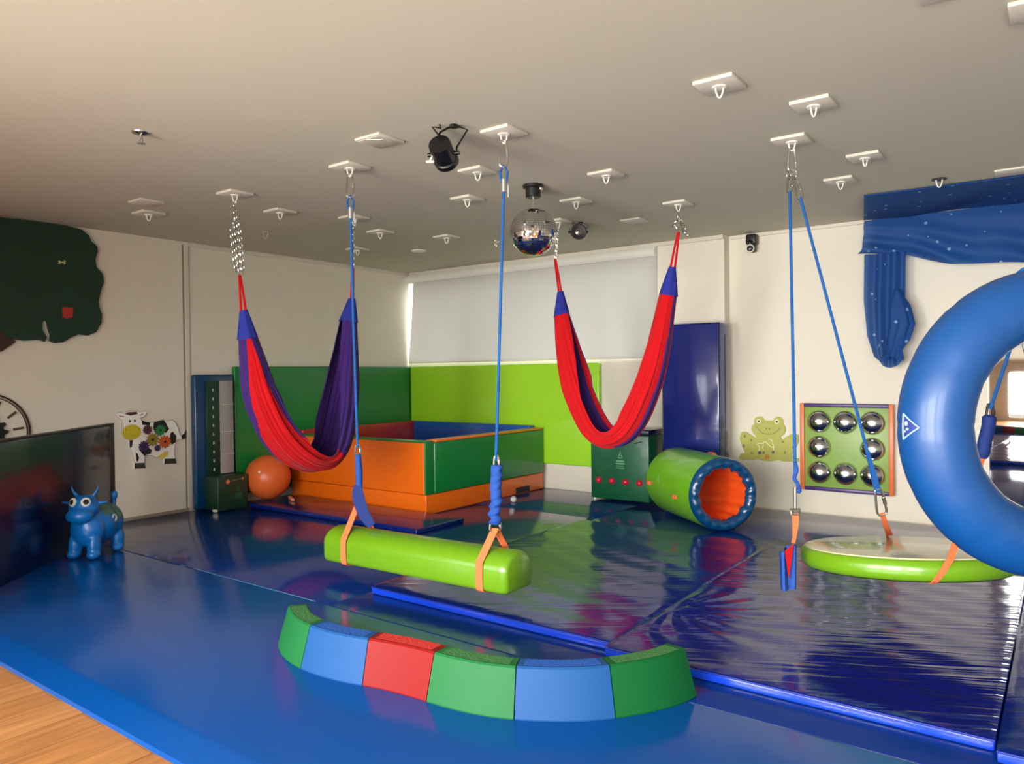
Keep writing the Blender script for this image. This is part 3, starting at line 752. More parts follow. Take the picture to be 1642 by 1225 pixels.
b = B(); b.lathe([(.030, 0), (.040, .0), (.040, .012), (.034, .016), (.030, .012)], (4.618, .012, 2.535), (.25, -1, -.05), 32, caps=False); b.build('lens_ring', m_white, hd)
b = B(); b.lathe([(.030, .002), (.018, .006), (.002, .008)], (4.618, .012, 2.535), (.25, -1, -.05), 24, caps=False); b.build('lens', mat('lens_glass', (60, 52, 56), .1), hd)

# ---------------------------------------------------------------- hammock swings
def hammock(label, hem, path, Bv, atab, btab, ptab, colfn, top0, top1, cap0, cap1, ch0, ch1, seed, capw):
    rnd = random.Random(seed)
    t = thing('hammock_swing', label, 'hammock', path[len(path)//2])
    P = crm(path, 121); n = len(P); Bv = Vector(Bv); NF = 144; ph = [rnd.uniform(0, 6.28) for _ in range(6)]
    outer, inner = [], []; NT = []
    for i, p in enumerate(P):
        T = (P[min(n-1, i+1)]-P[max(0, i-1)]).normalized()
        Nn = Bv.cross(T).normalized()
        if i == n//2 and Nn.z < 0: pass
        NT.append(Nn)
    if NT[n//2].z < 0: NT = [-q for q in NT]
    for i, p in enumerate(P):
        s = i/(n-1); a = lerp_table(atab, s); c = lerp_table(btab, s); pm = lerp_table(ptab, s); ro, ri = [], []
        amp = .10*min(1, 3*min(s, 1-s)+.25)
        for k in range(NF+1):
            f = -pm+2*pm*k/NF
            w = 1+amp*(.55*math.sin(9*f+ph[0]+1.2*s)+.35*math.sin(17*f+ph[1]-2*s)+.25*math.sin(29*f+ph[2]))
            dirv = Bv*math.sin(f)*c-NT[i]*math.cos(f)*a
            rim = (abs(f)/pm)**8*.012
            ro.append(p+dirv*w+dirv.normalized()*rim); ri.append(p+dirv*w-dirv.normalized()*(.008-rim))
        outer.append(ro); inner.append(ri)
    b = B()
    vo = b.grid(outer, fn=lambda i, j: colfn((i+.5)/(n-1), math.degrees(-lerp_table(ptab, i/(n-1))+2*lerp_table(ptab, i/(n-1))*(j+.5)/NF)))
    vi = b.grid(inner, fn=lambda i, j: 0 if (hem and (j < NF*.10)) else 1)
    for i in range(n-1):
        for j, mi_ in ((0, 1), (NF, 1)):
            b.cap((vo[i][j], vo[i+1][j], vi[i+1][j], vi[i][j]), 1)
    b.build('seat_cloth', [m_red, m_purple], t, True, 80)
    for (e, capt, top, chn, s) in ((0, cap0, top0, ch0, 0.), (n-1, cap1, top1, ch1, 1.)):
        b = B(); rows = []; capt = Vector(capt); a = lerp_table(atab, s); c = lerp_table(btab, s)
        dd = (capt-P[e]); 
        for q in range(11):
            u = q/10; p = P[e].lerp(capt, u)-dd.normalized()*.012*(1-u); k = 1.13*(1-u)+capw*u
            rows.append([p+(Bv*math.sin(2*PI*j/36)*c-NT[e]*math.cos(2*PI*j/36)*a)*k*(1+.05*math.sin(2*PI*j/36*7+q*.1)) for j in range(36)])
        vs = b.grid(rows, close_v=True); b.cap(vs[-1]); b.build('end_cap', m_capblue, t)
        b = B(); top = Vector(top)
        for k in (-1, 1):
            q0 = capt+(NT[e]*k*a+Bv*.3*k*c)*capw*.6-V(0, 0, .02); mid = q0.lerp(top, .5)+NT[e]*k*.004
            b.tube([q0, mid, top+NT[e]*k*.006, top+V(0, 0, .008)], [.010, .009, .008, .006], 7)
        b.build('strap', m_red, t)
        b = B()
        for ch in chn: chain_into(b, ch)
        b.build('chain', m_steel, t)
    return t
def col_left(s, f):
    if s > .66-.03*math.sin(math.radians(f)): return 1
    if s > .46: return 0 if f < 118 else 1
    c = 58-10*s; h = 13+150*max(0, s-.0)**1.1
    return 0 if abs(f-c) < h else 1
hz = H-.07
hl = hammock('purple cloth hammock swing with red front strip, hanging at the left from a long chain', False,
    [(2.2, -3.955, 1.645), (2.2, -3.915, 1.45), (2.2, -3.86, 1.22), (2.2, -3.72, .93), (2.2, -3.53, .735), (2.2, -3.33, .665), (2.2, -3.19, .77), (2.2, -3.10, 1.03), (2.2, -3.03, 1.40), (2.2, -2.975, 1.81)],
    (1, 0, 0), [(0, .064), (.12, .09), (.25, .115), (.4, .115), (.55, .09), (.7, .135), (.85, .135), (1, .066)], [(0, .07), (.2, .135), (.45, .20), (.6, .18), (.8, .16), (1, .075)],
    [(0, 3.05), (.15, 2.9), (.45, 1.95), (.6, 1.9), (.8, 2.3), (1, 3.0)], col_left,
    (2.2, -4.012, 2.09), (2.2, -2.92, 2.26), (2.2, -3.985, 1.84), (2.2, -2.935, 2.0),
    [[(2.19, -4.035, hz), (2.19, -4.035, 2.46), (2.2, -4.012, 2.10)], [(2.19, -4.035, hz-.10), (2.205, -4.005, 2.4), (2.21, -3.99, 2.11)], [(2.19, -4.035, hz-.13), (2.18, -4.065, 2.42), (2.19, -4.035, 2.12)]],
    [[(2.2, -2.90, hz), (2.2, -2.92, 2.27)]], 3, .42)
def col_right(s, f):
    if s > .42:
        if s > .55 and -14 < f < 24: return 1
        return 0
    return 0
hammock('red cloth hammock swing with purple inside, hanging right of the mirror ball', True,
    [(3.475, -1.62, 1.865), (3.53, -1.62, 1.60), (3.61, -1.62, 1.30), (3.725, -1.62, 1.03), (3.86, -1.62, .84), (4.02, -1.62, .80), (4.17, -1.62, .92), (4.32, -1.62, 1.22), (4.42, -1.62, 1.55), (4.51, -1.62, 1.975)],
    (0, -1, 0), [(0, .064), (.12, .10), (.25, .135), (.4, .13), (.55, .09), (.7, .10), (.85, .095), (1, .066)], [(0, .068), (.2, .13), (.45, .16), (.6, .16), (.8, .13), (1, .07)],
    [(0, 3.05), (.08, 2.8), (.3, 2.05), (.5, 2.0), (.7, 2.5), (1, 3.05)], col_right,
    (3.415, -1.62, 2.36), (4.598, -1.62, 2.46), (3.465, -1.62, 2.07), (4.545, -1.62, 2.19),
    [[(3.46, -1.64, hz), (3.418, -1.62, 2.37)]],
    [[(4.60, -1.62, hz), (4.60, -1.62, 2.56)], [(4.605, -1.62, 2.57), (4.56, -1.63, 2.52), (4.598, -1.62, 2.47)], [(4.605, -1.62, 2.58), (4.63, -1.60, 2.53), (4.66, -1.60, 2.44), (4.64, -1.61, 2.46), (4.61, -1.61, 2.57)]], 5, .42)

# ---------------------------------------------------------------- bolster swing
t = thing('bolster_swing', 'lime green foam bolster swing hanging on two blue ropes', 'swing', (3.91, -3.95, .11))
x0, x1, yc, zb, zt, hw = 3.165, 4.685, -3.945, .128, .350, .132
sec = [(-hw, zb+.03), (-hw+.008, zb+.008), (-hw+.03, zb), (hw-.03, zb), (hw-.008, zb+.008), (hw, zb+.03)]
for k in range(1, 14):
    a = PI*k/14; sec.append((hw*math.cos(a)**1 if True else 0, zb+.125+(zt-zb-.125)*math.sin(a)))
sec.insert(6, (hw, zb+.125)); sec.append((-hw, zb+.125))
b = B(); rows = []; zc = (zb+zt)/2-.02
ends = [(0, .80), (.008, .9), (.025, .97), (.05, 1.0)]
for s, k in [(e, k) for e, k in ends]+[(x1-x0-e, k) for e, k in ends[::-1]]:
    dz = .020*(s/(x1-x0)); sx_ = 1-.02*math.sin(PI*s/(x1-x0))
    rows.append([(x0+s, yc+y*k*sx_, zc+(z-zc)*k*1.0+dz) for y, z in sec])
vs = b.grid(rows, close_v=True); b.cap(vs[0]); b.cap(vs[-1]); b.build('bolster', m_boltop, t, True, 50)
def bolster_strap(xs, apex, dz):
    b = B(); ap = Vector(apex); hwx = hw+.004; pts = [ap]
    out = [(-hwx, zb+.16+dz), (-hwx, zb+.05+dz), (-hwx+.03, zb-.004+dz), (hwx-.03, zb-.004+dz), (hwx, zb+.05+dz), (hwx, zb+.16+dz)]
    pts = [ap]+[V(xs, yc+y, z) for y, z in out]+[ap]
    b.ribbon([pts[0]]+crm(pts[1:-1], 24)+[pts[-1]], (1, 0, 0), .05, .004); return b.build('strap', m_web, t)
bolster_strap(3.385, (3.372, yc, .50), .003); bolster_strap(4.505, (4.515, yc, .475), .018)
for (px, py, tx, apz) in ((4.59, -3.925, 4.515, .475), (3.39, -3.985, 3.375, .50)):
    carabiner('carabiner', (px, py, H-.055), (px, py, 2.50), .045, t, (.8, .6, 0))
    b = B(); b.tube([(px, py, 2.51), (px-.018, py-.012, 2.47), (px-.012, py-.008, 2.42), (px, py, 2.39), (px+.012, py+.008, 2.42), (px+.018, py+.012, 2.47)], .007, 8, True); b.build('rope_eye', m_rope, t)
    b = B(); b.cyl((px, py, 2.43), (px, py, 2.36), .016, seg=14); b.cyl((px+.02, py+.015, 2.40), (px+.02, py+.015, 2.33), .006, seg=8); b.build('clamp', m_alu, t)
    zr = .86 if px > 4 else .875
    b = B(); b.tube([(px, py, 2.40), (px*.6+tx*.4, py*.6+yc*.4, 1.7), (px*.1+tx*.9+.004, yc, zr)], .0085, 8); b.build('rope', m_rope, t)
# right sleeve (gathered tube), left strap with loose sleeve
b = B(); rows = []
for i in range(40):
    z = .835-(.835-.50)*i/39; wr = .004+.010*max(0, (i-18)/21)
    rows.append([(4.53-.016*i/39+(.033+wr*math.sin(i*1.1+k*.3)*.8)*math.cos(2*PI*k/20)+.008*math.sin(i*.35)*(i/39), yc+(.030+wr*math.sin(i*1.2+k*.5)*.7)*math.sin(2*PI*k/20), z) for k in range(20)])
vs = b.grid(rows, close_v=True); b.cap(vs[0]); b.cap(vs[-1]); b.build('sleeve', m_sleeve, t)
carabiner('carabiner', (4.53, yc, .885), (4.53, yc, .825), .028, t); carabiner('carabiner', (4.515, yc, .53), (4.515, yc, .455), .06, t)
carabiner('carabiner', (3.383, yc, .89), (3.383, yc, .82), .035, t)
b = B(); b.tube([(3.383, yc, .83), (3.39, yc, .72), (3.39, yc, .60)], [.02, .024, .022], 10); b.build('sling', m_sleeve, t)
b = B(); rows = []
sl = [V(3.388, yc-.01, .63), V(3.40, yc-.02, .57), V(3.43, yc-.025, .50), V(3.465, yc-.02, .435), V(3.505, yc, .375)]
wd = [.05, .075, .075, .07, .05]
q = crm(sl, 20); b.ribbon(q, [(.6, .7, .4)]*20, [lerp_table(list(zip([0, .25, .5, .75, 1], wd)), i/19) for i in range(20)], .028); b.build('loose_sleeve', m_sleeved, t, True, 60)
b = B(); b.tube([(3.385, yc, .60), (3.375, yc-.005, .55), (3.365, yc, .495)], .016, 8); b.build('sling_end', m_dark, t)

# ---------------------------------------------------------------- platform swing
pc = V(6.445, -3.063, .45); RP = .49; tx, ty = .072, -.085
nP = V(-tx, -ty, 1).normalized(); TH = .10
t = thing('platform_swing', 'round lime green platform swing with beige top hanging on blue ropes', 'swing', (pc.x, pc.y, .34))
b = B(); b.lathe([(RP-.03, -TH), (RP-.008, -TH+.012), (RP, -TH+.035), (RP, -.035), (RP-.008, -.012), (RP-.026, -.001)], pc, nP, 96); pl = b.build('platform', m_boltop, t, True, 60)
b = B(); b.lathe([(RP-.022, -.006), (RP-.024, .003), (RP-.03, .005), (.002, .005)], pc, nP, 96); b.build('top_sheet', m_beige, pl)
b = B(); b.lathe([(RP-.034, -TH-.003), (.002, -TH-.003), (.002, -TH+.004), (RP-.034, -TH+.004)], pc, nP, 64); b.build('base_board', m_dark, pl)
pA = V(5.815, -2.745, H)
def rimpt(deg, dz=0., k=1.):
    d_ = V(math.cos(math.radians(deg)), math.sin(math.radians(deg)), 0)*RP*k; return V(pc.x+d_.x, pc.y+d_.y, pc.z+tx*d_.x+ty*d_.y+dz)
carabiner('carabiner', pA-V(0, 0, .055), pA-V(0, 0, .19), .045, t)
b = B(); b.tube([pA+V(.03*math.cos(a)*.8, .03*math.cos(a)*.6, -.205+.028*math.sin(a)) for a in [2*PI*k/20 for k in range(20)]], .008, 8, True); b.build('ring', m_steel, t)
lb = V(6.0, -3.371, .822); bb = V(6.307, -2.959, .70)
ta = pA-V(.012, .01, .21); da = (lb-ta).normalized(); tb = pA+V(.012, .008, -.215); db = (bb-tb).normalized()
carabiner('carabiner', ta, ta+da*.12, .03, t); carabiner('carabiner', tb, tb+db*.15, .03, t)
b = B(); b.tube([ta+da*.11, lb], .0085, 8); b.build('rope', m_rope, t)
b = B(); b.tube([tb+db*.14, bb], .0085, 8); b.build('rope', m_rope, t)
b = B(); b.ribbon([bb-db*.22, bb-db*.12, bb-db*.11, bb+V(0, 0, .0)], (.8, .6, 0), [.018, .022, .030, .030], .014); b.build('rope_splice', m_rope, t)
b = B(); b.tube(crm([lb+V(0, 0, .06), lb+V(.006, .005, .02), lb+V(-.004, 0, -.02), lb+V(.010, .008, -.05), lb+V(.018, .013, -.09), lb+V(.004, .004, -.075)], 24), .010, 8); b.build('rope_knot', m_sleeve, t)
sw = V(6.0, -3.373, .725)
b = B(); b.cyl(sw+V(0, 0, .03), sw-V(0, 0, .075), .009, seg=10); b.cyl(sw-V(.020, .015, .085), sw+V(.020, .015, -.085), .008, seg=8)
b.tube([sw+V(.018, .014, -.085), sw+V(.017, .013, -.11), sw-V(.017, .013, .11), sw-V(.018, .014, .085)], .005, 6); b.build('swivel_snap', m_steel, t)
lr = rimpt(-160)
b = B(); b.ribbon([sw-V(0, 0, .105), sw-V(0, 0, .165), V(5.995, -3.375, .50), V(5.99, -3.38, .47)], (.8, .6, 0), [.034, .030, .018, .018], .004); b.build('strap', m_web, t)
# open padded sleeve hanging at the left end
a0, a1 = V(5.952, -3.475, .445), V(6.004, -3.40, .475); b = B(); rows = []
for i in range(16):
    u = i/15; w = 1-.12*u; m_ = (a0+a1)/2; q0 = m_+(a0-m_)*w; q1 = m_+(a1-m_)*w
    fo_ = V(-.6, .8, 0)*-.001; nv = V(.6, -.8, 0)
    z0 = a0.z-.195*u; z1 = a1.z-.222*u
    prof = [(0, .0, .0), (.0, .026, .0), (.14, .034, .1), (.34, -.004+.03*u, .34), (.5, -.012+.03*u, .5), (.66, -.004+.03*u, .66), (.86, .034, .9), (1, .026, 1), (1, .0, 1)]
    rows.append([q0.lerp(q1, s_)*1.0+nv*d_+V(0, 0, (z0+(z1-z0)*e_)-q0.lerp(q1, s_).z) for s_, d_, e_ in prof])
b.grid(rows); b.grid([[p-V(.6, -.8, 0)*.006 for p in r] for r in rows]); b.build('open_sleeve', m_sleeve, t)
b = B(); mm = (a0+a1)/2
b.prism([(-.028, -.012), (.026, .020), (.014, -.05), (-.004, -.15), (-.018, -.07)], lambda u_, v_, dd: V(mm.x+.57*u_+.6*(.024+dd), mm.y+.82*u_-.8*(.024+dd)+.0, mm.z+v_), .006); b.build('sleeve_lining', m_red, t)
carabiner('carabiner', bb+V(0, 0, .015), V(6.319, -2.914, .575), .05, t)
br_ = rimpt(108, .008, .955)
b = B(); b.ribbon([V(6.318, -2.92, .585), V(6.322, -2.86, .52), br_], (.8, .6, 0), [.026, .026, .036], .004); b.build('strap', m_web, t)
# far suspension from the plate beyond the right edge
pB = V(7.27, -3.70, H); k0 = V(6.812, -3.011, 1.154); dk = (k0-pB).normalized()
carabiner('carabiner', pB-V(0, 0, .055), pB-V(0, 0, .055)+dk*.14, .045, t)
b = B(); b.tube([pB-V(0, 0, .055)+dk*.13, k0], .0085, 8); b.build('rope', m_rope, t)
carabiner('carabiner', k0+V(0, 0, .02), k0-V(.004, 0, .06), .036, t, m=m_dark)
b = B(); b.tube(crm([k0-V(.004, .004, .03), k0-V(.008, .008, .09), k0-V(.022, .02, .16), V(6.78, -3.039, .914)], 16), [.018]+[.030]*13+[.027, .018], 12); b.build('sleeve', m_sleeved, t)
fr = rimpt(-59); fo = (fr-pc); fo.z = 0; fo.normalize()
b = B(); b.ribbon([V(6.78, -3.039, .92), rimpt(-58.5, .006, .975), rimpt(-61, -.014, 1.006), rimpt(-63, -.045, 1.012), rimpt(-65, -TH+.030, 1.014), rimpt(-66.3, -TH+.010, 1.004), rimpt(-67, -TH-.004, .97), rimpt(-67, -TH-.006, .92)], (.8, .6, 0), .028, .004); b.build('strap', m_web, t)

# ---------------------------------------------------------------- inflated tube
tc_ = V(7.073, -4.375, 1.174); tn = V(.6455, -.7637, -.0084).normalized(); RT, rT = .381, .106
t = thing('inner_tube', 'big round blue inflated tube swing cut off by the right edge of the picture', 'tube swing', (tc_.x, tc_.y, tc_.z-RT-rT))
e1_ = tn.cross(V(0, 0, 1)).normalized(); e2_ = e1_.cross(tn)
b = B(); rows = []
for i in range(120):
    a = 2*PI*i/120; rad = e1_*math.cos(a)+e2_*math.sin(a)
    q = (a*14/(2*PI)) % 1; pinch = 1-.022*math.exp(-(min(q, 1-q)/.06)**2)
    rows.append([tc_+rad*(RT+rT*pinch*math.cos(2*PI*k/40))+tn*rT*pinch*math.sin(2*PI*k/40) for k in range(40)])
b.grid(rows, close_u=True, close_v=True); b.build('tube', m_tube, t)
b = B()
b.tube([tc_+(e1_*math.cos(2*PI*k/90)+e2_*math.sin(2*PI*k/90))*(RT-rT*1.0) for k in range(90)], .004, 6, True); b.build('seam', m_navyd, t)
# triangular badge towards the left
def tsurf(a, f, off=.0015):
    rad = e1_*math.cos(a)+e2_*math.sin(a); return tc_+rad*(RT+(rT+off)*math.cos(f))+tn*(rT+off)*math.sin(f)
left_a = 0.0 if (e1_.dot(rt) < 0) else PI
b = B(); A_ = [(left_a+.082, .06), (left_a-.082, .06), (left_a, .60)]
def strip(p, q, w, off):
    pts = [tsurf(p[0]+(q[0]-p[0])*i/8, p[1]+(q[1]-p[1])*i/8, off) for i in range(9)]
    b.tube(pts, w, 6)
for p, q in ((0, 1), (1, 2), (2, 0)): strip(A_[p], A_[q], .0022, .0015)
bd = b.build('badge_border', mat('pale_blue_print', (150, 186, 226), .4), t)
b = B(); rows = []
for i in range(9):
    u = i/8; rows.append([tsurf(left_a+(.08-.16*j/8)*(1-u), .06+.54*u, .0008) for j in range(9)])
b.grid(rows); b.build('badge', mat('dark_badge', (34, 52, 120), .5), t)
b = B(); b.ell(tsurf(left_a+.02, .2, .002), (.006, .004, .008)); b.ell(tsurf(left_a-.015, .24, .002), (.005, .004, .005)); b.ell(tsurf(left_a-.03, .14, .002), (.004, .003, .004)); b.build('badge_mark', mat('grey_print', (130, 140, 160), .5), t)
# hanging ropes of the tube
for a in (PI/2+.15, PI/2-.15):
    rad = e1_*math.cos(a)+e2_*math.sin(a); base = tc_+rad*RT
    b = B(); b.tube([base+(rad*math.cos(f)+tn*math.sin(f))*(rT+.006) for f in [2*PI*k/28 for k in range(28)]], .008, 6, True)
    b.tube([base+rad*(rT+.008), V(tc_.x, tc_.y, 2.45)], .008, 8); b.build('rope', m_rope, t)
b = B(); chain_into(b, [(tc_.x, tc_.y, 2.46), (tc_.x, tc_.y, H)]); b.build('chain', m_steel, t)

# ---------------------------------------------------------------- mirror on the back wall at the right
t = thing('wall_mirror', 'frameless wall mirror seen through the hole of the blue tube', 'mirror', (7.4, .1, 0))
b = B(); b.box((7.42, .129, 1.02), (1.68, .012, 2.0), .002); 
def mirror_mat():
    m = mat('mirror_silver', (232, 236, 234), .03, metal=1., var=.01); return m
b.build('mirror_glass', mirror_mat(), t)
b = B(); b.box((6.572, .125, 1.02), (.014, .02, 2.0), .003); b.build('edge_strip', m_white, t)
# low foam bench along the rear wall, reflected in the mirror
t = thing('foam_bench', 'low red foam bench with green top by the rear windows, seen only in the mirror', 'bench', (6.6, YR+.35, ZF))
wallbox(5.5, 7.6, YR+.12, YR+.6, ZF, .30, .02).build('body', m_redv, t); wallbox(5.5, 7.6, YR+.12, YR+.6, .305, .37, .02).build('top_pad', m_green, t)

# ---------------------------------------------------------------- starry blue drape
t = thing('starry_drape', 'sheer blue cloth with little stars draped from the ceiling onto the right wall', 'drape', (6.2, 0, 2.3))
def sheet(b, rows, th=.0): b.grid(rows)
b = B(); rows = []
for i in range(31):        # from the ceiling line back to the wall, sagging
    v = i/30; r = []
    for j in range(61):
        u = j/60; x = 5.84-.20*v+(8.3-5.84+.2*v)*u; y = -.95+.12*u+(.95-.12*u+.02)*v
        z = H-.006-.045*math.sin(PI*v)*(.5+.5*math.sin(u*9+v*2))-.03*v-.012*math.sin(u*23+v*5)*v
        r.append((x, y, z))
    rows.append(r)
b.grid(rows); b.build('ceiling_panel', m_drape, t, True, 80)
b = B(); rows = []
for i in range(31):        # swag on the wall
    v = i/30; r = []
    for j in range(81):
        u = j/80; x = 5.655+(8.3-5.655)*u; bot = 2.37-.10*min(1, u*4)-.285*max(0, u-.13)**.9; bot += .012*math.sin(u*18)
        if u < .03: x -= .045*max(0, v-.6)*2.5*(1-u/.03)
        z = 2.66-(2.66-bot)*v
        fold = .032*math.sin((u*1.9-v*1.5)*9)+.012*math.sin((u*2.6-v*.8)*17)
        r.append((x, -.035-.05*math.sin(PI*min(1, v*1.1))*.6+fold*v, z))
    rows.append(r)
b.grid(rows); b.build('swag', m_drape, t, True, 80)
b = B(); rows = []
for i in range(41):        # tail hanging down, gathered at its end
    v = i/40; z = 2.36-(2.36-1.46)*v-.0; w0, w1 = 5.655, 5.985
    g = lerp_table([(0, 0), (.45, 0), (.8, .05), (1, .14)], v); r = []
    for j in range(41):
        u = j/40; x = w0+g*.6+(w1-w0-g*.8)*u; y = -.035-.028*math.sin(u*PI*6+v*1.5)-.03*v
        zz = z-.08*v*v*math.sin(u*PI)-.05*v*v*u
        r.append((x, y, zz))
    rows.append(r)
b.grid(rows); b.build('tail', m_drape, t, True, 80)
b = B(); rows = []
for i in range(25):        # knotted bulge at the right of the tail
    v = i/24; z = 2.03-v*.60; rad = lerp_table([(0, .02), (.25, .075), (.5, .095), (.72, .085), (.85, .05), (1, .085)], v); r = []
    for k in range(36):
        a = 2*PI*k/36; rr = rad*(1+.12*math.sin(5*a+v*3)+.06*math.sin(9*a-v*4)); r.append((5.935+lerp_table([(0, -.01), (.5, .03), (1, -.05)], v)+rr*math.cos(a), -.10+rr*.6*math.sin(a), z+.02*math.sin(3*a)*v))
    rows.append(r)
vs = b.grid(rows, close_v=True); b.cap(vs[0]); b.build('bunched_end', m_drape, t, True, 80)
b = B(); b.tube([(5.84, -.95, H-.01), (7.1, -.87, H-.01), (8.3, -.83, H-.01)], .006, 6); b.build('top_hem', m_drape, t)

# ---------------------------------------------------------------- board with eight chrome domes
t = thing('dome_board', 'square board with eight chrome domes, orange and purple frame, on the right wall', 'sensory board', (5.48, .12, .2))
X0, X1, Z0, Z1 = 5.06, 5.865, .21, 1.03; fy = .10
b = B(); b.box(((X0+X1)/2, fy, (Z0+Z1)/2), (X1-X0-.02, .02, Z1-Z0-.02), .002); bd = b.build('green_panel', mat('olive_green_paint', (128, 158, 70), .4), t)
for z in (Z0+.018, Z1-.018):
    b = B(); b.box(((X0+X1)/2, fy-.01, z), (X1-X0-.07, .045, .036), .008); b.build('purple_rail', mat('purple_paint', (70, 44, 108), .35), t)
for x in (X0+.02, X1-.02):
    b = B(); b.box((x, fy-.01, (Z0+Z1)/2), (.04, .045, Z1-Z0), .008); b.build('orange_stile', mat('orange_paint', (216, 112, 62), .35), t)
for i in range(3):
    for k in range(3):
        if i == 1 and k == 1: continue
        c = V(5.232+i*.229, fy-.012, .858-k*.237); b = B()
        b.lathe([(.106*math.cos(PI/2*q/14), .085*math.sin(PI/2*q/14)) for q in range(15)], c, (0, -1, 0), 48); b.build('chrome_dome', m_dome, t)

# ---------------------------------------------------------------- painted panels: cow, frog, tree, cogwheel clock
def wallpanel_left(x): return lambda u, v, d_: V(x+d_, u, v)
def wallpanel_back(y): return lambda u, v, d_: V(u, y-d_, v)
def paint(b, pts, f0, lift): b.prism(pts, lambda u, v, d_: f0(u, v, lift+d_), .0012)
def blob(c, r, n=24, teeth=0, amp=0., ry=None):
    out = []
    N = teeth*4 if teeth else n
    for k in range(N):
        a = 2*PI*k/N; rr = 1.
        if teeth: rr = 1+amp*(1 if k % 4 in (0, 1) else -1)
        out.append((c[0]+r*rr*math.cos(a), c[1]+(ry or r)*rr*math.sin(a)))
    return out
def smooth_poly(pts, k=3):
    P = [Vector((p[0], p[1], 0)) for p in pts]; P = P+[P[0]]; out = crm([P[-2]]+P+[P[1]], (len(P)+1)*k+1)
    return [(p.x, p.y) for p in out[k:-k-1]]
def shapes(name, polys, f, lift, m, parent):
    for p in polys:
        b = B(); paint(b, p, f, lift); o = b.build(name, m, parent, False)
    return o
COW = [(-3.891,1.013),(-3.863,1.026),(-3.801,1.011),(-3.79,1.031),(-3.738,1.034),(-3.68,1.028),(-3.657,1.021),(-3.598,1.027),(-3.59,1.009),(-3.623,.97),(-3.664,.961),(-3.647,.939),(-3.612,.92),(-3.559,.913),(-3.486,.924),(-3.431,.933),(-3.406,.916),(-3.344,.924),(-3.307,.892),(-3.282,.836),(-3.265,.768),(-3.252,.761),(-3.219,.783),(-3.212,.81),(-3.199,.806),(-3.201,.732),(-3.246,.727),(-3.294,.73),(-3.32,.681),(-3.328,.585),(-3.308,.492),(-3.433,.499),(-3.425,.552),(-3.437,.571),(-3.505,.566),(-3.559,.595),(-3.624,.598),(-3.628,.531),(-3.617,.48),(-3.722,.486),(-3.719,.538),(-3.735,.589),(-3.762,.684),(-3.766,.759),(-3.811,.78),(-3.833,.81),(-3.834,.953),(-3.87,.978)]
t = thing('cow_panel', 'painted cow cutout with coloured cogs on the left wall', 'wall panel', (0, -3.55, .48))
fL = wallpanel_left(.001); TK = .014
b = B(); b.prism(COW, fL, TK); b.build('cow_board', mat('cow_white', (244, 241, 234), .45), t, False)
b = B(); b.tube([fL(u, v, TK-.001) for u, v in COW], .0022, 5, True); b.build('outline', mat('outline_grey', (92, 84, 74), .6), t)
m_ink = mat('ink_black', (24, 26, 24), .5)
shapes('black_patch', [[(-3.647,.939),(-3.612,.92),(-3.565,.914),(-3.571,.885),(-3.642,.895)],
  [(-3.529,.912),(-3.431,.93),(-3.404,.892),(-3.377,.836),(-3.408,.802),(-3.518,.81),(-3.536,.859)],
  [(-3.365,.793),(-3.34,.81),(-3.303,.764),(-3.31,.704),(-3.348,.68),(-3.373,.71)],
  [(-3.675,.699),(-3.639,.731),(-3.587,.668),(-3.552,.647),(-3.564,.613),(-3.63,.599),(-3.676,.659)],
  [(-3.763,.759),(-3.732,.756),(-3.745,.688),(-3.762,.689)], [(-3.711,.639),(-3.694,.631),(-3.677,.583),(-3.689,.544),(-3.704,.562)],
  [(-3.252,.761),(-3.219,.783),(-3.212,.81),(-3.199,.806),(-3.201,.732),(-3.246,.727)], blob((-3.759,.937), .009, ry=.013), blob((-3.711,.937), .009, ry=.013)], fL, TK-.0004, m_ink, t)
shapes('hoof', [[(-3.719,.538),(-3.628,.531),(-3.617,.48),(-3.722,.486)], [(-3.426,.549),(-3.32,.542),(-3.308,.492),(-3.433,.499)]], fL, TK, mat('hoof_grey', (52, 56, 46), .5), t)
mz = shapes('muzzle', [blob((-3.742,.832), .088, 28, ry=.072)], fL, TK, mat('muzzle_yellow', (208, 190, 40), .5), t)
shapes('face_line', [blob((-3.793,.859), .005), blob((-3.672,.862), .005), [(-3.78,.805), (-3.745,.797), (-3.70,.803), (-3.745,.801)]], fL, TK+.001, mat('muzzle_ink', (120, 96, 24), .5), mz)
shapes('ear_lining', [[(-3.864,1.0),(-3.808,.986),(-3.813,.975),(-3.853,.983)], [(-3.67,.99),(-3.622,1.011),(-3.634,.994),(-3.658,.981)]], fL, TK, mat('ear_pink', (200, 130, 120), .5), t)
shapes('forelock', [[(-3.802,1.006),(-3.779,1.022),(-3.692,1.023),(-3.681,1.002),(-3.751,.989)]], fL, TK, mat('hair_brown', (84, 48, 38), .6), t)
shapes('udder', [[(-3.505,.572),(-3.43,.619),(-3.387,.621),(-3.391,.585),(-3.438,.553)]], fL, TK, mat('udder_yellow', (222, 200, 80), .5), t)
for (y, z), r, c in (((-3.596,.845), .040, (92, 40, 58)), ((-3.469,.831), .048, (40, 128, 72)), ((-3.547,.747), .055, (150, 130, 40)), ((-3.426,.717), .055, (200, 86, 34)), ((-3.631,.69), .046, (62, 40, 92)), ((-3.5,.661), .028, (70, 52, 90))):
    b = B(); b.prism(blob((y, z), r, teeth=12, amp=.13), lambda u, v, d_: fL(u, v, TK+d_), .012); cg = b.build('cog', mat('cog_%d_%d' % c[:2], c, .4), t, False)
    b = B(); b.prism(blob((y, z), r*.22), lambda u, v, d_: fL(u, v, TK+.0115+d_), .004); b.build('cog_pin', m_ink, cg, False)
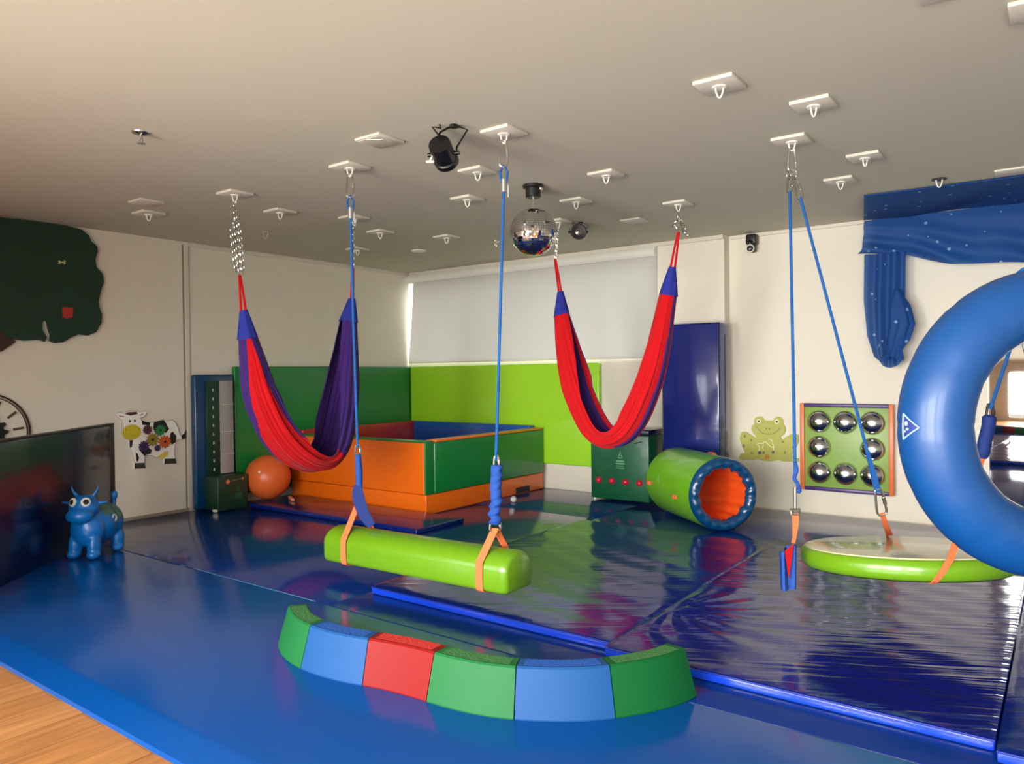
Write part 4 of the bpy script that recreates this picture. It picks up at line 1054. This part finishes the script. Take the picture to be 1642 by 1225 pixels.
FROG = [(4.579,.759),(4.586,.793),(4.608,.815),(4.606,.845),(4.619,.875),(4.647,.889),(4.677,.888),(4.698,.869),(4.702,.852),(4.748,.851),(4.794,.855),(4.807,.876),(4.836,.892),(4.865,.886),(4.885,.866),(4.887,.824),(4.905,.8),(4.911,.767),(4.901,.733),(4.876,.707),(4.859,.694),(4.876,.669),(4.913,.696),(4.966,.729),(5.002,.733),(5.03,.717),(5.032,.66),(5.005,.597),(4.972,.541),(4.964,.512),(4.992,.501),(5.032,.495),(5.032,.462),(4.89,.459),(4.841,.471),(4.8,.46),(4.745,.45),(4.695,.453),(4.648,.468),(4.588,.455),(4.466,.452),(4.451,.467),(4.471,.513),(4.493,.519),(4.523,.507),(4.485,.579),(4.463,.651),(4.464,.694),(4.481,.729),(4.508,.735),(4.542,.723),(4.59,.691),(4.617,.671),(4.624,.692),(4.599,.717)]
# the outlines above were measured on the plane y=.06; the wall stands at .14
t = thing('frog_panel', 'painted smiling frog cutout with a marble maze belly on the right wall', 'wall panel', (4.74, .14, .45))
fB = wallpanel_back(.139); TF = .02
b = B(); b.prism(FROG, fB, TF); b.build('frog_board', mat('frog_green', (170, 168, 74), .5, vs=14, var=.12), t, False)
m_fd = mat('frog_dark', (112, 116, 50), .55)
def arc(pts, w):
    P = crm([V(p[0], p[1], 0) for p in pts], 24); L_ = []; R2 = []
    for i, p in enumerate(P):
        tn_ = (P[min(i+1, 23)]-P[max(0, i-1)]).normalized(); nn = V(-tn_.y, tn_.x, 0)*w/2; L_.append((p.x+nn.x, p.y+nn.y)); R2.append((p.x-nn.x, p.y-nn.y))
    return L_+R2[::-1]
shapes('face_line', [arc([(4.628,.785),(4.684,.732),(4.747,.719),(4.81,.734),(4.868,.782)], .006), blob((4.727,.77), .006, ry=.010), blob((4.756,.77), .006, ry=.010)], fB, TF, m_fd, t)
shapes('skin_spot', [blob(c, r, ry=r*1.3) for c, r in (((4.512,.688), .012), ((4.579,.652), .011), ((4.502,.592), .013), ((4.582,.524), .010), ((4.886,.649), .009), ((4.905,.546), .011), ((4.985,.60), .012))], fB, TF, m_fd, t)
for ex in (4.653, 4.829):
    ey = shapes('eye', [blob((ex, .843), .024)], fB, TF, mat('eye_cream', (216, 206, 160), .5), t)
    shapes('pupil', [blob((ex+.001, .842), .010)], fB, TF+.001, m_ink, ey)
shapes('maze_line', [arc([(4.636,.616),(4.66,.585),(4.65,.545)], .006), arc([(4.64,.625),(4.683,.623),(4.717,.642),(4.767,.597),(4.809,.595)], .007), arc([(4.747,.672),(4.776,.661),(4.793,.62),(4.80,.56)], .006), arc([(4.70,.63),(4.69,.58),(4.70,.55)], .005)], fB, TF, mat('maze_cream', (232, 220, 176), .5), t)
for (x, z), c, r in (((4.661,.532), (56, 58, 110), .016), ((4.70,.535), (120, 96, 60), .013), ((4.733,.494), (196, 112, 46), .022), ((4.792,.544), (84, 84, 96), .014)):
    b = B(); b.prism(blob((x, z), r, teeth=7, amp=.15), lambda u, v, d_: fB(u, v, TF+d_), .006); b.build('marble', mat('marble_%d' % c[0], c, .4), t, False)
TREE = [(-4.8,2.689),(-4.517,2.693),(-4.29,2.693),(-4.159,2.678),(-4.099,2.63),(-4.08,2.583),(-4.032,2.546),(-4.024,2.504),(-4.048,2.423),(-4.04,2.359),(-3.988,2.3),(-3.976,2.229),(-4.005,2.14),(-4.024,2.052),(-4.022,1.995),(-3.998,1.925),(-4.004,1.852),(-4.054,1.764),(-4.122,1.731),(-4.203,1.738),(-4.269,1.708),(-4.335,1.664),(-4.399,1.656),(-4.439,1.675),(-4.433,1.723),(-4.453,1.791),(-4.458,1.838),(-4.476,1.861),(-4.498,1.823),(-4.497,1.769),(-4.463,1.702),(-4.48,1.667),(-4.523,1.683),(-4.632,1.67),(-4.703,1.681),(-4.772,1.712),(-4.86,1.78),(-5.1,1.80),(-5.3,1.70),(-5.5,1.68),(-5.72,1.75),(-5.78,1.95),(-5.84,2.1),(-5.78,2.3),(-5.72,2.5),(-5.5,2.66),(-5.2,2.692)]
t = thing('tree_panel', 'large dark green painted tree crown on the left wall', 'wall panel', (0, -4.8, .0))
fT = wallpanel_left(.0015)
b = B(); b.prism(TREE, fT, .028); b.build('crown', mat('tree_green', (16, 50, 32), .6, vs=2, var=.08), t, False)
b = B(); b.prism([(-4.745,1.705),(-4.70,1.66),(-4.80,1.58),(-5.05,1.50),(-5.30,1.30),(-5.36,1.0),(-5.36,.0),(-5.75,0),(-5.72,1.2),(-5.55,1.6),(-5.3,1.75),(-4.86,1.79)], fT, .020); b.build('trunk', mat('tree_brown', (58, 34, 28), .6), t, False)
shapes('red_apple', [[(-4.335,1.975),(-4.245,1.972),(-4.255,1.89),(-4.30,1.875),(-4.335,1.885)]], fT, .028, mat('apple_red', (178, 44, 36), .5), t)
shapes('tag_mark', [[(-4.36,2.38),(-4.345,2.381),(-4.345,2.35),(-4.36,2.349)], [(-4.315,2.385),(-4.302,2.386),(-4.303,2.352),(-4.316,2.351)], [(-4.345,2.37),(-4.315,2.371),(-4.315,2.36),(-4.345,2.359)]], fT, .028, mat('tag_cream', (190, 190, 150), .5), t)
t = thing('cog_clock', 'round wall clock outline with a dark cogwheel centre behind the standing navy mat', 'clock', (0, -4.93, .5))
cc = (-4.93, .90); fC = wallpanel_left(.001)
m_bronze = mat('bronze_brown', (62, 48, 36), .5)
def ring(r0, r1, n=72):
    b = B(); rows = [[fC(cc[0]+r*math.cos(2*PI*k/n), cc[1]+r*math.sin(2*PI*k/n), d_) for k in range(n)] for r, d_ in ((r0, .001), (r0, .010), (r1, .010), (r1, .001))]
    b.grid(rows, close_v=True, close_u=True); return b
ring(.322, .336).build('outer_ring', m_bronze, t, False); ring(.305, .312).build('inner_ring', m_bronze, t, False)
for k in range(12):
    a = 2*PI*k/12+.12; u = (math.cos(a), math.sin(a)); v = (-u[1], u[0]); q = [(cc[0]+u[0]*r+v[0]*w, cc[1]+u[1]*r+v[1]*w) for r, w in ((.205, -.010), (.285, -.010), (.285, .010), (.205, .010))]
    b = B(); b.prism(q, fC, .008); b.build('hour_mark', mat('mark_brown', (92, 74, 54), .55), t, False)
b = B(); b.prism(blob(cc, .15, teeth=14, amp=.10), fC, .014); b.build('cogwheel', mat('dark_bronze', (30, 32, 28), .5), t, False)

# ---------------------------------------------------------------- inflatable hopper bull
hd_ = V(.50, -.86, 0).normalized(); sd_ = V(.86, .50, 0)        # heading (towards the viewer's left), its left side
base = V(1.145, -4.585, 0)
def bp(f, s, z): return base+hd_*f+sd_*s+V(0, 0, z)
t = thing('hopper_bull', 'blue inflatable hopper bull toy standing in front of the dark navy mat', 'toy animal', base)
rotH = Matrix((hd_, sd_, V(0, 0, 1))).transposed()
b = B()
b.ell(bp(-.02, 0, .235), (.175, .135, .145), rotH); b.ell(bp(.10, 0, .215), (.10, .125, .135), rotH); b.ell(bp(-.12, 0, .235), (.10, .13, .14), rotH)
for f, s in ((.135, .075), (.135, -.075), (-.135, .08), (-.135, -.08)):
    b.ell(bp(f, s, .10), (.05, .048, .10), rotH); b.ell(bp(f+.012, s*1.06, .036), (.052, .048, .036), rotH)
hdR = Matrix((V(.66, -.75, 0).normalized(), V(.75, .66, 0).normalized(), V(0, 0, 1))).transposed(); HC = bp(.135, .0, .385)
hf, hs = V(.66, -.75, 0).normalized(), V(.75, .66, 0).normalized()
def hp(f, s, z): return HC+hf*f+hs*s+V(0, 0, z)
b.ell(bp(.10, 0, .31), (.085, .09, .09), rotH)
b.ell(hp(0, 0, 0), (.095, .105, .095), hdR); b.ell(hp(.075, 0, -.05), (.07, .095, .06), hdR)
for s in (-1, 1):
    for k in range(9):
        u = k/8; b.ell(hp(-.02, s*(.055+.045*math.sin(u*1.6)-.012*max(0, u-.6)*2), .08+.085*u), (.016-.010*u,)*3, seg=12, rings=8)
    for k in range(6):
        u = k/5; b.ell(hp(-.02, s*(.09+.065*u), .025+.012*u), (.014, .018, .016*(1-.55*u)), hdR, seg=12, rings=8)
for k in range(8):
    u = k/7; b.ell(bp(-.205-.015*u, .0, .30+.13*u), (.020-.004*u+.010*(k > 5),)*3, seg=12, rings=8)
body = b.build('body', m_bull, t)
rm = body.modifiers.new('remesh', 'REMESH'); rm.mode = 'VOXEL'; rm.voxel_size = .0065; rm.use_smooth_shade = True
sm = body.modifiers.new('smooth', 'SMOOTH'); sm.iterations = 8; sm.factor = .6
bpy.context.view_layer.update()
dg = bpy.context.evaluated_depsgraph_get()
me2 = bpy.data.meshes.new_from_object(body.evaluated_get(dg)); body.modifiers.clear(); body.data = me2
if not me2.materials: me2.materials.append(m_bull)
m_saddle = mat('grey_green_saddle', (74, 116, 112), .35); me2.materials.append(m_saddle)
for p in me2.polygons:
    p.use_smooth = True
    q = p.center; f = q.dot(hd_); s = q.dot(sd_)
    if f < .045 and f > -.2 and q.z > .285+.03*math.cos(f*30) and abs(f+.215) > .03 and q.z < .40: p.material_index = 1
for s in (-1, 1):
    nn = (hf*.80+hs*.52*s+V(0, 0, .22)).normalized(); c = HC+V(0, 0, .03)+nn*.088
    b = B(); b.lathe([(.030, -.012), (.034, .0), (.030, .006), (.002, .012)], c, nn, 28); e = b.build('eye', m_white, t)
    b = B(); b.lathe([(.021, .006), (.018, .011), (.002, .014)], c, nn, 24); b.build('pupil', m_ink, e)
b = B(); sp_ = []
for k in range(22):
    a = k/21*4.2; r = .008+.028*k/21; sp_.append(bp(-.01+r*math.cos(a)*1.0, .137, .285+r*math.sin(a)))
b.tube(sp_, .006, 6); b.build('swirl_mark', mat('pale_swirl', (186, 196, 196), .5), t)
